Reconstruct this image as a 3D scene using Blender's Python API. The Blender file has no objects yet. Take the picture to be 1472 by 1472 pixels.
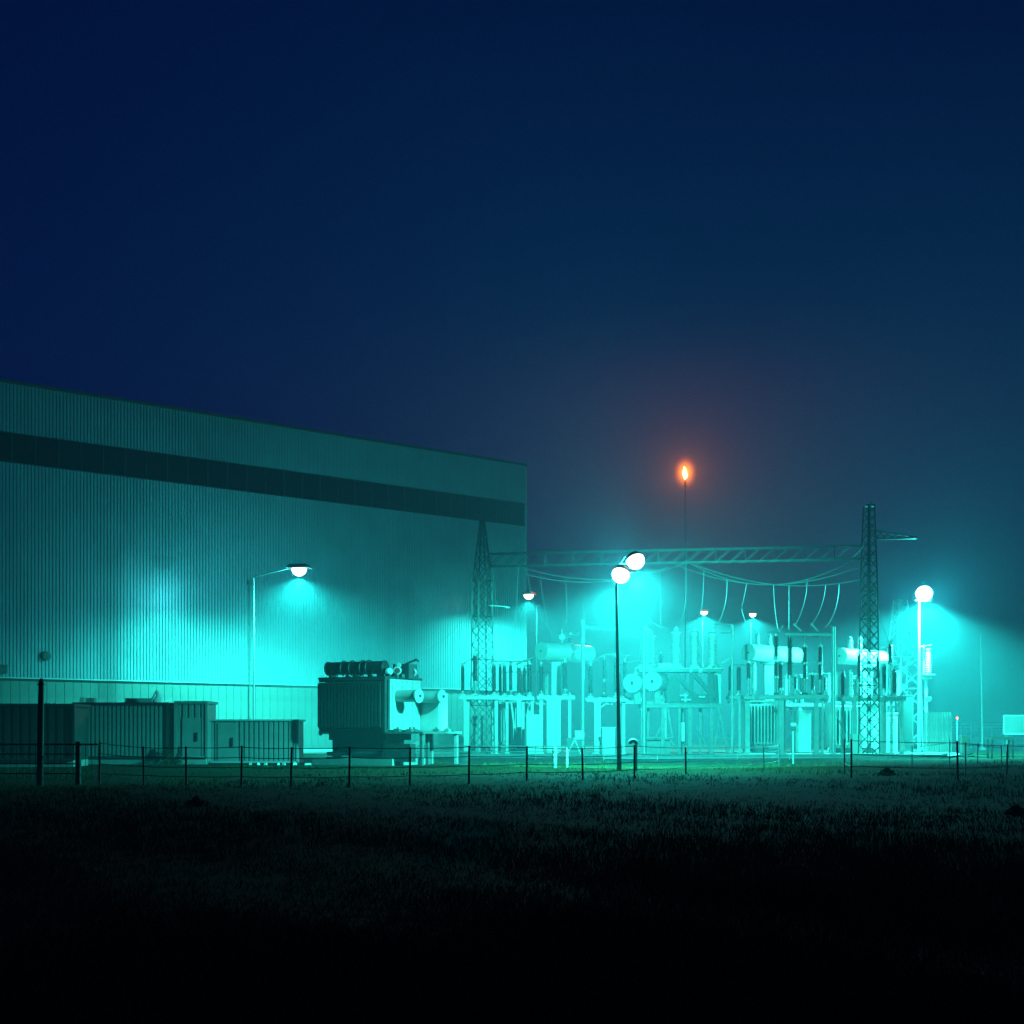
import bpy, math, random
from mathutils import Vector, Matrix
random.seed(7)
S = bpy.context.scene
COL = S.collection
R = math.radians
# ------------------------------------------------------------------ camera
F = 2103.0          # focal length in photograph pixels (1472 wide)
HOR = 1054.0        # horizon row of the photograph
CAMZ = 1.6
cd = bpy.data.cameras.new('camera')
cam = bpy.data.objects.new('camera', cd); COL.objects.link(cam)
cam.location = (0, 0, CAMZ); cam.rotation_euler = (R(90), 0, 0)
cd.sensor_width = 36; cd.lens = 36 * F / 1472
cd.shift_y = (HOR - 736) / 1472
cd.clip_start = 0.1; cd.clip_end = 4000
S.camera = cam
# ------------------------------------------------------------------ world: deep blue night sky
wd = bpy.data.worlds.new('World'); S.world = wd; wd.use_nodes = True
wn = wd.node_tree; wn.nodes.clear()
sky = wn.nodes.new('ShaderNodeTexSky'); sky.sky_type = 'NISHITA'; sky.sun_disc = False
sky.sun_elevation = R(2.0); sky.sun_rotation = R(0); sky.altitude = 0
sky.air_density = 1.0; sky.dust_density = 0.0; sky.ozone_density = 10.0
bg = wn.nodes.new('ShaderNodeBackground'); bg.inputs[1].default_value = 0.036
wo = wn.nodes.new('ShaderNodeOutputWorld')
tint = wn.nodes.new('ShaderNodeMix'); tint.data_type = 'RGBA'; tint.blend_type = 'MULTIPLY'; tint.inputs[0].default_value = 1.0
tint.inputs[7].default_value = (0.45, 0.2, 1.0, 1)      # film stock that hardly sees red at night
wn.links.new(sky.outputs[0], tint.inputs[6]); wn.links.new(tint.outputs[2], bg.inputs[0])
wn.links.new(bg.outputs[0], wo.inputs[0])
# ------------------------------------------------------------------ exposure and render settings
S.view_settings.view_transform = 'Standard'; S.view_settings.look = 'None'
S.view_settings.exposure = 0; S.view_settings.gamma = 1; S.view_settings.use_curve_mapping = False
S.render.engine = 'CYCLES'
cy = S.cycles
cy.use_denoising = True
cy.max_bounces = 5; cy.diffuse_bounces = 1; cy.glossy_bounces = 2; cy.transmission_bounces = 2
cy.transparent_max_bounces = 6; cy.volume_bounces = 0
cy.sample_clamp_indirect = 4; cy.caustics_reflective = False; cy.caustics_refractive = False
S.render.dither_intensity = 2.0
HAZE = 0.0023
LAMP = (0.026, 0.92, 0.72)
SPILL = (0.05, 0.95, 0.98)
K = 1.6     # common factor on all lamp powers

def W(px, py, Z):
    "point of the place that stands Z metres away and is seen at pixel (px, py) of the photograph"
    return Vector(((px - 736) / F * Z, Z, CAMZ - (py - HOR) / F * Z))
def M_(p, Z): return p / F * Z
def hgt(x, y):
    "height of the ground"
    def n(a, b, s): return math.sin(x / a + s) * math.cos(y / b + 1.7 * s)
    h = 0.0
    if y < 80:
        k = max(0.0, min(1.0, (y - 3) / 8)) * max(0.0, min(1.0, (80 - y) / 16))
        h += k * (0.045 * n(6.3, 4.1, .4) + 0.035 * n(2.7, 3.3, 2.1) + 0.03 * n(13, 7.0, 4.4))
        h += k * 0.02 * math.exp(-((y - 47 - 0.12 * x) / 4.5) ** 2)
    return h
# ------------------------------------------------------------------ materials
def mat(name, col, rough=0.6, metal=0.0, noise=0.0, scale=4.0, bump=0.0, bscale=30.0, dirt=None, spec=0.5):
    m = bpy.data.materials.new(name); m.use_nodes = True
    nt = m.node_tree; b = nt.nodes['Principled BSDF']
    b.inputs['Roughness'].default_value = rough; b.inputs['Metallic'].default_value = metal
    b.inputs['Specular IOR Level'].default_value = spec
    b.inputs['Base Color'].default_value = (*col, 1)
    tc = nt.nodes.new('ShaderNodeTexCoord')
    if noise > 0:
        nz = nt.nodes.new('ShaderNodeTexNoise'); nz.inputs['Scale'].default_value = scale
        nz.inputs['Detail'].default_value = 6; nz.inputs['Roughness'].default_value = 0.65
        nt.links.new(tc.outputs['Object'], nz.inputs['Vector'])
        rp = nt.nodes.new('ShaderNodeValToRGB')
        d = dirt or tuple(c * (1 - noise) for c in col)
        rp.color_ramp.elements[0].position = 0.33; rp.color_ramp.elements[0].color = (*d, 1)
        rp.color_ramp.elements[1].position = 0.62; rp.color_ramp.elements[1].color = (*col, 1)
        nt.links.new(nz.outputs['Fac'], rp.inputs[0]); nt.links.new(rp.outputs[0], b.inputs['Base Color'])
    if bump > 0:
        nb = nt.nodes.new('ShaderNodeTexNoise'); nb.inputs['Scale'].default_value = bscale
        nb.inputs['Detail'].default_value = 5
        nt.links.new(tc.outputs['Object'], nb.inputs['Vector'])
        bp = nt.nodes.new('ShaderNodeBump'); bp.inputs['Strength'].default_value = 0.8
        bp.inputs['Distance'].default_value = bump
        nt.links.new(nb.outputs['Fac'], bp.inputs['Height']); nt.links.new(bp.outputs[0], b.inputs['Normal'])
    return m
def emat(name, col, strength):
    m = bpy.data.materials.new(name); m.use_nodes = True
    nt = m.node_tree; nt.nodes.clear()
    e = nt.nodes.new('ShaderNodeEmission'); e.inputs[0].default_value = (*col, 1); e.inputs[1].default_value = strength
    o = nt.nodes.new('ShaderNodeOutputMaterial'); nt.links.new(e.outputs[0], o.inputs[0])
    m.cycles.emission_sampling = 'NONE'
    return m
MT = dict(
    clad=mat('pale_cladding', (0.31, 0.38, 0.44), 0.34, 0.25, 0.16, 0.35),
    trim=mat('dark_trim', (0.06, 0.065, 0.07), 0.5, 0.2),
    flash=mat('pale_flashing', (0.55, 0.56, 0.56), 0.35, 0.3),
    plinth=mat('plinth_concrete', (0.20, 0.205, 0.20), 0.7, 0, 0.3, 0.8),
    glass=mat('dark_glazing', (0.015, 0.018, 0.022), 0.22, 0.0, spec=0.4),
    core=mat('hall_core', (0.10, 0.10, 0.10), 0.8),
    steel=mat('galvanised_steel', (0.40, 0.41, 0.41), 0.45, 0.3, 0.25, 3.0),
    dsteel=mat('weathered_steel', (0.20, 0.21, 0.21), 0.5, 0.3, 0.35, 3.0),
    lattice=mat('tower_steel', (0.11, 0.115, 0.115), 0.45, 0.4, 0.2, 5.0),
    pole=mat('dark_pole_paint', (0.035, 0.038, 0.036), 0.6, 0.1),
    porc=mat('brown_porcelain', (0.045, 0.022, 0.014), 0.3),
    wporc=mat('grey_porcelain', (0.74, 0.74, 0.72), 0.25),
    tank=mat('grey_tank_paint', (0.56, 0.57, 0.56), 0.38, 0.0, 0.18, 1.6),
    tdark=mat('dark_shade_paint', (0.05, 0.053, 0.052), 0.45, 0.0, 0.3, 1.6),  # on the big transformer and the left cabin this dark holds shade
    cabin=mat('cabin_sheet', (0.33, 0.34, 0.33), 0.5, 0.1, 0.3, 0.9),
    cabind=mat('cabin_roof', (0.035, 0.035, 0.035), 0.7, 0.0, 0.3, 1.0),
    conc=mat('concrete', (0.36, 0.355, 0.34), 0.8, 0, 0.25, 1.2, 0.01, 12),
    gravel=mat('gravel', (0.19, 0.185, 0.17), 0.9, 0, 0.5, 6.0, 0.04, 9),
    white=mat('white_plastic', (0.78, 0.78, 0.76), 0.5),
    cable=mat('aluminium_cable', (0.36, 0.37, 0.37), 0.45, 0.4),
    soil=mat('field_soil', (0.010, 0.020, 0.005), 0.95, 0, 0.5, 0.7, 0.05, 6, spec=0.1),
    grass=mat('dry_grass', (0.030, 0.070, 0.014), 0.8, 0, 0.55, 0.35, spec=0.15),
    leaf=mat('weed_leaf', (0.045, 0.07, 0.025), 0.7, 0, 0.4, 3.0, spec=0.2),
    bark=mat('weed_stem', (0.06, 0.045, 0.03), 0.9),
    red=mat('red_paint', (0.5, 0.04, 0.03), 0.45),
)
# ------------------------------------------------------------------ mesh helpers
class MB:
    def __init__(s): s.v = []; s.f = []
    def add(s, vs, fs):
        o = len(s.v); s.v += [tuple(p) for p in vs]; s.f += [tuple(i + o for i in f) for f in fs]; return s
    def hexa(s, c):      # eight corners, bottom ring then top ring
        return s.add(c, [(3, 2, 1, 0), (4, 5, 6, 7), (0, 1, 5, 4), (1, 2, 6, 5), (2, 3, 7, 6), (3, 0, 4, 7)])
    def box(s, c, d, rz=0.0, taper=1.0):
        x, y, z = c; a, b, h = d[0] / 2, d[1] / 2, d[2] / 2
        ca, sa = math.cos(rz), math.sin(rz); pts = []
        for k, zz in ((1.0, -h), (taper, h)):
            for sx, sy in ((-1, -1), (1, -1), (1, 1), (-1, 1)):
                px, py = sx * a * k, sy * b * k
                pts.append((x + px * ca - py * sa, y + px * sa + py * ca, z + zz))
        return s.hexa(pts)
    def bar(s, p, q, w, h=None):     # rectangular bar
        h = h or w; p = Vector(p); q = Vector(q); d = (q - p).normalized()
        up = Vector((0, 0, 1)) if abs(d.z) < 0.95 else Vector((0, 1, 0))
        a = d.cross(up).normalized(); b = a.cross(d).normalized()
        ring = lambda o: [o - a * w / 2 - b * h / 2, o + a * w / 2 - b * h / 2, o + a * w / 2 + b * h / 2, o - a * w / 2 + b * h / 2]
        return s.hexa(ring(p) + ring(q))
    def angle(s, p, q, w, t=None):   # steel angle section: two thin legs
        t = t or w * 0.18; p = Vector(p); q = Vector(q); d = (q - p).normalized()
        up = Vector((0, 0, 1)) if abs(d.z) < 0.95 else Vector((0, 1, 0))
        a = d.cross(up).normalized(); b = a.cross(d).normalized()
        s.bar(p + b * w / 2, q + b * w / 2, t, w); return s.bar(p + a * w / 2, q + a * w / 2, w, t)
    def ibeam(s, p, q, w, h):
        p = Vector(p); q = Vector(q); t = h * 0.14; dz = Vector((0, 0, h / 2 - t / 2))
        s.bar(p + dz, q + dz, w, t); s.bar(p - dz, q - dz, w, t)
        return s.bar(p, q, w * 0.2, h - 2 * t - 0.002)
    def tube(s, p, q, r0, r1=None, n=8):
        return s.path([p, q], [r0, r0 if r1 is None else r1], n)
    def path(s, pts, r, n=6, cap=True):
        pts = [Vector(p) for p in pts]; N = len(pts)
        rr = r if isinstance(r, (list, tuple)) else [r] * N
        vs = []; prev = None
        for i, p in enumerate(pts):
            d = (pts[min(i + 1, N - 1)] - pts[max(i - 1, 0)]).normalized()
            if prev is None:
                up = Vector((0, 0, 1)) if abs(d.z) < 0.9 else Vector((0, 1, 0)); a = d.cross(up).normalized()
            else: a = (prev - d * prev.dot(d)).normalized()
            prev = a; b = d.cross(a)
            for k in range(n):
                t = 2 * math.pi * k / n; vs.append(p + (a * math.cos(t) + b * math.sin(t)) * rr[i])
        fs = []
        for i in range(N - 1):
            for k in range(n):
                k2 = (k + 1) % n; fs.append((i * n + k, i * n + k2, (i + 1) * n + k2, (i + 1) * n + k))
        if cap: fs += [tuple(range(n))[::-1], tuple(range((N - 1) * n, N * n))]
        return s.add(vs, fs)
    def lathe(s, prof, o=(0, 0, 0), axis=(0, 0, 1), n=12):     # prof: (radius, distance along axis)
        o = Vector(o); d = Vector(axis).normalized()
        return s.path([o + d * z for r, z in _sep(prof)], [max(r, 0.002) for r, z in prof], n)
def _sep(prof):
    out = []; last = -1e9
    for r, z in prof:
        if z <= last: z = last + 0.0008
        out.append((r, z)); last = z
    return out
def link(name, me, m, parent=None):
    ob = bpy.data.objects.new(name, me); COL.objects.link(ob)
    if parent: ob.parent = parent
    return ob
def mesh(name, mb, m, smooth=False, off=(0, 0, 0)):
    me = bpy.data.meshes.new(name)
    ox, oy, oz = off
    me.from_pydata([(x - ox, y - oy, z - oz) for x, y, z in mb.v], [], mb.f); me.update()
    if m: me.materials.append(MT[m] if isinstance(m, str) else m)
    if smooth:
        me.polygons.foreach_set('use_smooth', [True] * len(me.polygons))
        try: me.set_sharp_from_angle(angle=R(40))
        except Exception: pass
    return me
def bez(pts, n=16):
    P_ = [Vector(p) for p in pts]; out = []
    for i in range(n + 1):
        t = i / n; Q = P_[:]
        while len(Q) > 1: Q = [Q[k].lerp(Q[k + 1], t) for k in range(len(Q) - 1)]
        out.append(Q[0])
    return out
def wpos(o):
    p = Vector(o.location); q = o.parent
    while q: p += Vector(q.location); q = q.parent
    return p
def part(name, mb, m, parent, smooth=False, local=False):
    "one part; vertices in world coordinates unless local"
    off = (0, 0, 0) if local else wpos(parent)
    return link(name, mesh(name, mb, m, smooth, off), m, parent)
def inst(name, me, parent, loc, rz=0.0, sc=(1, 1, 1), local=False):
    ob = link(name, me, None, parent)
    ob.location = Vector(loc) if local else Vector(loc) - wpos(parent)
    ob.rotation_euler = (0, 0, rz); ob.scale = sc
    return ob
def tag(o, label, cat, group=None):
    o['label'] = label; o['category'] = cat
    if group: o['group'] = group
    return o
def thing(name, label, cat, loc, group=None, rz=0.0):
    o = bpy.data.objects.new(name, None); COL.objects.link(o); o.empty_display_size = 0.3
    o.location = loc; o.rotation_euler = (0, 0, rz)
    return tag(o, label, cat, group)
def struct(name, mb, m, smooth=False, kind='structure'):
    o = link(name, mesh(name, mb, m, smooth), m); o['kind'] = kind; return o
def spot(name, loc, aim, energy, size, blend, parent, col=LAMP, rad=0.25):
    l = bpy.data.lights.new(name, 'SPOT'); l.energy = energy * K; l.color = col
    l.spot_size = R(size); l.spot_blend = blend; l.shadow_soft_size = rad
    o = bpy.data.objects.new(name, l); COL.objects.link(o); o.parent = parent
    o.location = Vector(loc) - wpos(parent)
    o.rotation_euler = Vector(aim).to_track_quat('-Z', 'Y').to_euler(); return o
def point(name, loc, energy, parent, col=LAMP, rad=0.25):
    l = bpy.data.lights.new(name, 'POINT'); l.energy = energy * K; l.color = col; l.shadow_soft_size = rad
    o = bpy.data.objects.new(name, l); COL.objects.link(o); o.parent = parent
    o.location = Vector(loc) - wpos(parent); return o
# ================================================================== ground
def axis(cuts):
    out = []
    for a, b, st in cuts:
        n = max(1, int(round((b - a) / st))); out += [a + (b - a) * i / n for i in range(n)]
    return out + [cuts[-1][1]]
xs = axis([(-1200, -200, 100), (-200, -60, 20), (-60, 60, 1.0), (60, 200, 20), (200, 1200, 100)])
ys = axis([(-60, 0, 10), (0, 100, 0.8), (100, 200, 10), (200, 1700, 100)])
g = MB(); nx = len(xs)
g.v = [(x, y, hgt(x, y)) for y in ys for x in xs]
g.f = [(j * nx + i, j * nx + i + 1, (j + 1) * nx + i + 1, (j + 1) * nx + i) for j in range(len(ys) - 1) for i in range(nx - 1)]
struct('ground', g, 'soil', True)
# gravel yard of the substation, a raised slab behind a concrete kerb
ya, yb = W(425, 1090, 96), W(1335, 1090, 93)
yard = MB()
P = [(-16, 97.0), (27.5, 92.5), (34, 108), (26, 158), (2, 160), (-30, 133), (-34, 126), (-17, 106)]
yard.add([(x, y, -0.3) for x, y in P] + [(x, y, 0.12) for x, y in P],
         [tuple(range(8, 16))] + [(i, (i + 1) % 8, (i + 1) % 8 + 8, i + 8) for i in range(8)])
struct('gravel_yard', yard, 'gravel')
kb = MB()
for i in range(2): 
    a, b = P[[7, 0, 1][i]], P[[0, 1, 2][i]]
    kb.bar((a[0], a[1] - 0.12, 0.05), (b[0], b[1] - 0.12, 0.05), 0.22, 0.42)
struct('kerb', kb, 'gravel')
# ================================================================== industrial hall
BA = Vector((-43.75, 125.0, 0)); BR = R(41)
hall = thing('industrial_hall', 'huge pale ribbed metal hall with dark window strip, left of the yard', 'building', BA, rz=BR)
S0, S1 = -20.0, 59.9
def corr(z0, z1, y=0.0, pitch=0.32, d=0.06):
    m = MB(); s = S0; row = []
    while s < S1 - 1e-4:
        for ds, yy in ((0, 0), (0.045, -d), (0.205, -d), (0.25, 0)): row.append((min(s + ds, S1), y + yy))
        s += pitch
    row.append((S1, y)); n = len(row)
    m.v = [(a, b, z0) for a, b in row] + [(a, b, z1) for a, b in row]
    m.f = [(i, i + 1, n + i + 1, n + i) for i in range(n - 1)]
    return m
part('lower_cladding', corr(6.42, 24.80), 'clad', hall, local=True)
part('upper_cladding', corr(27.44, 31.60, -0.05), 'clad', hall, local=True)
m = MB(); m.box(((S0 + S1) / 2, 20.25, 15.7), (S1 - S0 - 0.1, 40, 31.3)); part('hall_core', m, 'core', hall, local=True)
m = MB(); m.box(((S0 + S1) / 2, -0.02, 31.72), (S1 - S0 + 0.2, 0.5, 0.26)); part('roof_trim', m, 'trim', hall, local=True)
m = MB(); m.box(((S0 + S1) / 2, -0.06, 6.36), (S1 - S0, 0.24, 0.10)); part('drip_flashing', m, 'flash', hall, local=True)
m = MB(); m.box(((S0 + S1) / 2, -0.03, 24.85), (S1 - S0, 0.2, 0.09)); m2 = MB()
part('window_sill', m, 'trim', hall, local=True)
m = MB(); m.box((S1 + 0.05, -0.03, 19), (0.16, 0.22, 25)); part('corner_trim', m, 'flash', hall, local=True)
pm = MB(); pm.box((0, 0, 0), (2.02, 0.04, 2.44)); pme = mesh('pane', pm, 'glass')
fm = MB(); fm.box((0, 0, 0), (0.09, 0.12, 2.5)); fme = mesh('mullion', fm, 'trim')
n = int((S1 - S0) / 2.1)
for i in range(n):
    x = S0 + (i + 0.5) * (S1 - S0) / n
    o = inst('pane', pme, hall, (x, 0.12, 26.14), random.uniform(-.006, .006), ((S1 - S0) / n / 2.1,) + (1, 1), local=True)
    inst('mullion', fme, hall, (x + (S1 - S0) / n / 2, 0.08, 26.14), 0, local=True)
pm = MB(); pm.box((0, 0, 0), (0.77, 0.08, 6.26)); plm = mesh('plinth_panel', pm, 'plinth')
n = int((S1 - S0) / 0.8)
for i in range(n):
    inst('plinth_panel', plm, hall, (S0 + (i + .5) * (S1 - S0) / n, 0.16 + random.uniform(0, .02), 3.15), 0, local=True)
# downpipe fixed to the wall
def wall_s(px):          # distance along the wall of the pixel column px
    k = (px - 736) / F; u = (math.cos(BR), math.sin(BR)); 
    return (k * BA.y - BA.x) / (u[0] - k * u[1])
s = wall_s(357.5)
m = MB(); m.tube((s, -0.16, 0.1), (s, -0.16, 16.0), 0.09, n=10); m.box((s, -0.16, 16.1), (0.4, 0.25, 0.4))
for z in (3, 8, 12): m.box((s, -0.10, z), (0.26, 0.1, 0.06))
part('downpipe', m, 'dsteel', hall, True, local=True)
# round fixture and box on the wall at far left
s = wall_s(65); z = CAMZ + (HOR - 943) / F * (BA.y + s * math.sin(BR))
m = MB(); m.lathe([(0.42, 0), (0.42, 0.3), (0.30, 0.32), (0.30, 0.1)], (s, -0.02, z), (0, -1, 0), 16)
v = part('wall_fixture', m, 'trim', hall, True, local=True)
m = MB(); m.lathe([(0.10, 0), (0.13, 0.08), (0.02, 0.14)], (s, -0.15, z), (0, -1, 0), 10); part('highlight_hub', m, 'flash', v, True, local=True)  # pale hub puts the fixture's highlight into its colour
s = wall_s(-2); z = CAMZ + (HOR - 962) / F * BA.y
m = MB(); m.box((s + .1, -0.32, z), (0.9, 0.5, 0.75)); m.box((s + .1, -0.6, z + .3), (1.0, 0.1, .12)); part('junction_box', m, 'trim', hall, local=True)
# ================================================================== lamps
glow = emat('lamp_glass', (0.80, 1.0, 0.97), 4)
def lamp_head(t, at, aim, w, lens=True):
    "cobra style head: tapered hood with a drop lens under it"
    at = Vector(at); a = Vector(aim); a.z = 0
    a = a.normalized() if a.length > 1e-3 else Vector((1, 0, 0)); r = math.atan2(a.y, a.x)
    m = MB(); m.box(at + Vector((0, 0, 0.11 * w)), (0.95 * w, 0.7 * w, 0.16 * w), r, 0.72)
    h = part('hood', m, 'dsteel', t)
    m = MB(); m.lathe([(0.30 * w, 0.0), (0.32 * w, 0.04 * w), (0.26 * w, 0.2 * w), (0.12 * w, 0.3 * w), (0.01, 0.33 * w)], at + Vector((0, 0, 0.03 * w)), (0, 0, -1), 14)
    part('lens', m, glow, h, True) if lens else None
    return h
def lamp_post(name, label, px, py, Z, poles, e_spot, e_pt, size=156, blend=0.35, w=0.8, arm=(0, 0), group=None, aim=(0, 0, -1), pm_='dsteel', r=0.09):
    "px, py: pixel of the lens; arm: offset of the pole from the lens in metres"
    L = W(px, py, Z); b = Vector((L.x + arm[0], L.y + arm[1], 0)); b.z = hgt(b.x, b.y)
    t = thing(name, label, 'street lamp', b, group)
    top = Vector((b.x, b.y, L.z - (0.25 if arm == (0, 0) else 0.9)))
    m = MB(); m.path([b, b + Vector((0, 0, .9)), b + Vector((0, 0, .92)), top], [r * 1.5, r * 1.5, r * 1.15, r * 0.7], 10)
    part('pole', m, pm_, t, True)
    hp = L + Vector((0, 0, 0.12))
    m = MB(); m.path([top - Vector((0, 0, .05)), top + Vector((0, 0, .35)), top.lerp(hp, .35) + Vector((0, 0, .35)), hp + Vector((0, 0, .12 * w))], r * .55, 8)
    part('arm', m, pm_, t, True)
    d = Vector((-arm[0], -arm[1], 0))
    lamp_head(t, hp, d, w)
    lz = L - Vector((0, 0, 0.30 * w))
    if e_spot: spot('lamp_light', lz, aim, e_spot, size, blend, t)
    if e_pt: point('lamp_spill', lz - Vector((0, 0, .05)), e_pt, t, SPILL)
    return t
lamp_post('street_lamp', 'tall lamp on long arm glowing before the ribbed hall wall', 430, 820, 129.4, None, 70000, 1900, size=166, blend=.75, w=2.2, arm=(-4.1, 0.5), pm_='steel')
lamp_post('street_lamp', 'small lamp glowing at the right corner of the hall', 760, 857, 156, None, 26000, 0, size=164, blend=.7, w=1.7, arm=(0.9, 2.2), pm_='pole')
lamp_post('street_lamp', 'left one of the two small distant lamps behind the bushings', 1012, 881, 195, None, 62000, 0, size=158, w=1.6, arm=(0, 1.5), pm_='pole')
lamp_post('street_lamp', 'right one of the two small distant lamps behind the bushings', 1082, 884, 205, None, 56000, 0, size=158, w=1.6, arm=(0, 1.5), pm_='pole')
# twin floodlight on the dark pole in front of the yard
def flood_head(t, at, aim, w, h):
    "round floodlight: bowl housing, domed lens, yoke"
    at = Vector(at); a = Vector(aim).normalized(); s_ = a.cross(Vector((0, 0, 1))).normalized(); u = s_.cross(a).normalized(); r = w / 2
    m = MB(); m.lathe([(r * .35, 0), (r * .7, .1), (r * .98, .26), (r * 1.06, .30), (r * 1.06, .34), (r * .98, .34)], at - a * .33, a, 18); hd = part('lamp_housing', m, 'dsteel', t, True)
    m = MB(); m.lathe([(r * .97, 0), (r * .97, .16 * w), (r * .84, .34 * w), (r * .55, .48 * w), (.01, .56 * w)], at + a * .012, a, 18); part('lens', m, glow, hd, True)
    m = MB(); m.path([at - a * .16 + s_ * r * 1.1, at - a * .16 + s_ * r * 1.12 - u * h * .7, at - a * .16 - s_ * r * 1.12 - u * h * .7, at - a * .16 - s_ * r * 1.1], .016, 6); part('bracket', m, 'pole', hd)
b = W(890, 1107, 63.5); b.z = hgt(b.x, b.y)
fl = thing('floodlight_pole', 'dark slim pole with blazing twin floodlight in front of the yard', 'floodlight', b)
tp = W(886, 843, 63.5)
m = MB(); m.path([b, b + Vector((0, 0, 1.1)), b + Vector((-.004, 0, 1.12)), tp], [.105, .105, .09, .055], 10); part('pole', m, 'pole', fl, True)
h1, h2 = W(893, 829, 63.5), W(913, 809, 63.7)
m = MB(); m.path([tp, tp + Vector((0.02, 0, .25)), tp.lerp(h2, .6) + Vector((0, 0, .02)), h2 + Vector((.05, .2, -.35))], .04, 8); part('arm', m, 'pole', fl, True)
for hp, am in ((h1, (-.25, -.5, -.8)), (h2, (.25, -.5, -.8))):
    flood_head(fl, hp + Vector((0, 0, .15)), am, 0.8, 0.7)
spot('lamp_light', h1 + Vector((-.1, .6, -.5)), (-.25, .0, -1.0), 24000, 154, .55, fl, rad=.3)
spot('lamp_light', h2 + Vector((.1, .6, -.5)), (.14, .95, -.60), 72000, 88, .2, fl, rad=.3)
point('lamp_spill', h2 + Vector((-.3, .7, -.55)), 5200, fl, SPILL, .3)
# floodlight bank at the right of the yard
c = W(1326, 855, 110); b = Vector((c.x - .25, c.y, 0.12))
fr = thing('floodlight_mast', 'pale mast with one large blazing floodlight at right end of the yard', 'floodlight', b)
m = MB(); m.path([b, b + Vector((0, 0, c.z + .3))], [.15, .09], 12); part('pole', m, 'steel', fr, True)
m = MB(); m.bar((c.x - .55, c.y, c.z - .42), (c.x + .6, c.y, c.z - .42), .08); part('crossbar', m, 'steel', fr)
flood_head(fr, c + Vector((.05, -.2, .12)), (-.1, -.75, -.5), 1.25, .9)
for dx, ax in ((0, -.03),):
    spot('lamp_light', c + Vector((0, -1.3, -.8)), (ax, .1, -.8), 100000, 164, .5, fr, rad=.4)
point('lamp_spill', c + Vector((0, -1.25, -.6)), 10500, fr, SPILL, .5)
# gas flare
fz = 186.0
fb = W(985, 1054, fz); fb.z = 0; ft = W(985, 689, fz)
fs = thing('flare_stack', 'burning orange gas flare on a tall thin stack', 'flare stack', fb)
m = MB(); m.path([fb, fb + Vector((0, 0, 8)), ft], [.14, .09, .055], 12); m.lathe([(.08, 0), (.15, .1), (.15, 1.0), (.1, 1.1)], ft - Vector((0, 0, 1.1)), (0, 0, 1), 12); part('stack', m, 'pole', fs, True)
def flame_mat(name, col, strength, fac):
    m = emat(name, col, strength); nt = m.node_tree; e = [n for n in nt.nodes if n.type == 'EMISSION'][0]; o = [n for n in nt.nodes if n.type == 'OUTPUT_MATERIAL'][0]
    tr_ = nt.nodes.new('ShaderNodeBsdfTransparent'); mx = nt.nodes.new('ShaderNodeMixShader'); mx.inputs[0].default_value = fac
    nt.links.new(tr_.outputs[0], mx.inputs[1]); nt.links.new(e.outputs[0], mx.inputs[2]); nt.links.new(mx.outputs[0], o.inputs[0]); return m
def flame_mesh(h, r, seed):
    m = MB(); m.lathe([(r * .3, 0), (r * .75, h * .14), (r, h * .32), (r * .9, h * .5), (r * .62, h * .7), (r * .3, h * .88), (.01, h)], ft + Vector((0, 0, .03)), (-.06, 0, 1), 14)
    m.v = [(x + .16 * r * math.sin(3.1 * z + seed) * (z - ft.z) / h + .12 * r * math.sin(7 * z + 5 * y), y + .1 * r * math.cos(5 * z + seed), z) for x, y, z in m.v]; return m
part('flame_core', flame_mesh(1.6, .27, 2.0), flame_mat('flame_core', (1.0, 0.72, 0.25), 40, .3), fs, True)
fv = bpy.data.materials.new('burning_gas'); fv.use_nodes = True; nt = fv.node_tree; nt.nodes.clear()
tc = nt.nodes.new('ShaderNodeTexCoord'); ln = nt.nodes.new('ShaderNodeVectorMath'); ln.operation = 'LENGTH'; nt.links.new(tc.outputs['Object'], ln.inputs[0])
rp = nt.nodes.new('ShaderNodeValToRGB'); ce = rp.color_ramp.elements; ce[0].position = 0.0; ce[0].color = (1, .55, .06, 1); ce[1].position = 1.0; ce[1].color = (1, .05, .02, 1)
e_ = ce.new(.4); e_.color = (1, .26, .008, 1)
mr = nt.nodes.new('ShaderNodeMapRange'); mr.inputs[1].default_value = 0; mr.inputs[2].default_value = 1; mr.inputs[3].default_value = 1; mr.inputs[4].default_value = 0
pw = nt.nodes.new('ShaderNodeMath'); pw.operation = 'POWER'; pw.inputs[1].default_value = 2.4; mu = nt.nodes.new('ShaderNodeMath'); mu.operation = 'MULTIPLY'; mu.inputs[1].default_value = 3.2
em = nt.nodes.new('ShaderNodeEmission'); ov = nt.nodes.new('ShaderNodeOutputMaterial')
nt.links.new(ln.outputs['Value'], rp.inputs[0]); nt.links.new(ln.outputs['Value'], mr.inputs[0]); nt.links.new(mr.outputs[0], pw.inputs[0]); nt.links.new(pw.outputs[0], mu.inputs[0])
nt.links.new(rp.outputs[0], em.inputs[0]); nt.links.new(mu.outputs[0], em.inputs[1]); nt.links.new(em.outputs[0], ov.inputs['Volume'])
m = MB(); m.lathe([(math.sin(math.pi * k / 10), -math.cos(math.pi * k / 10)) for k in range(11)], (0, 0, 0), (0, 0, 1), 18)
fg = part('burning_gas', m, fv, fs, True, local=True); fg.location = ft + Vector((0, 0, .85)) - wpos(fs); fg.scale = (1.8, 1.8, 2.6)
point('flame_light', ft + Vector((0, 0, .9)), 20000, fs, (1, 0.11, 0.006), .12)
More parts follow.
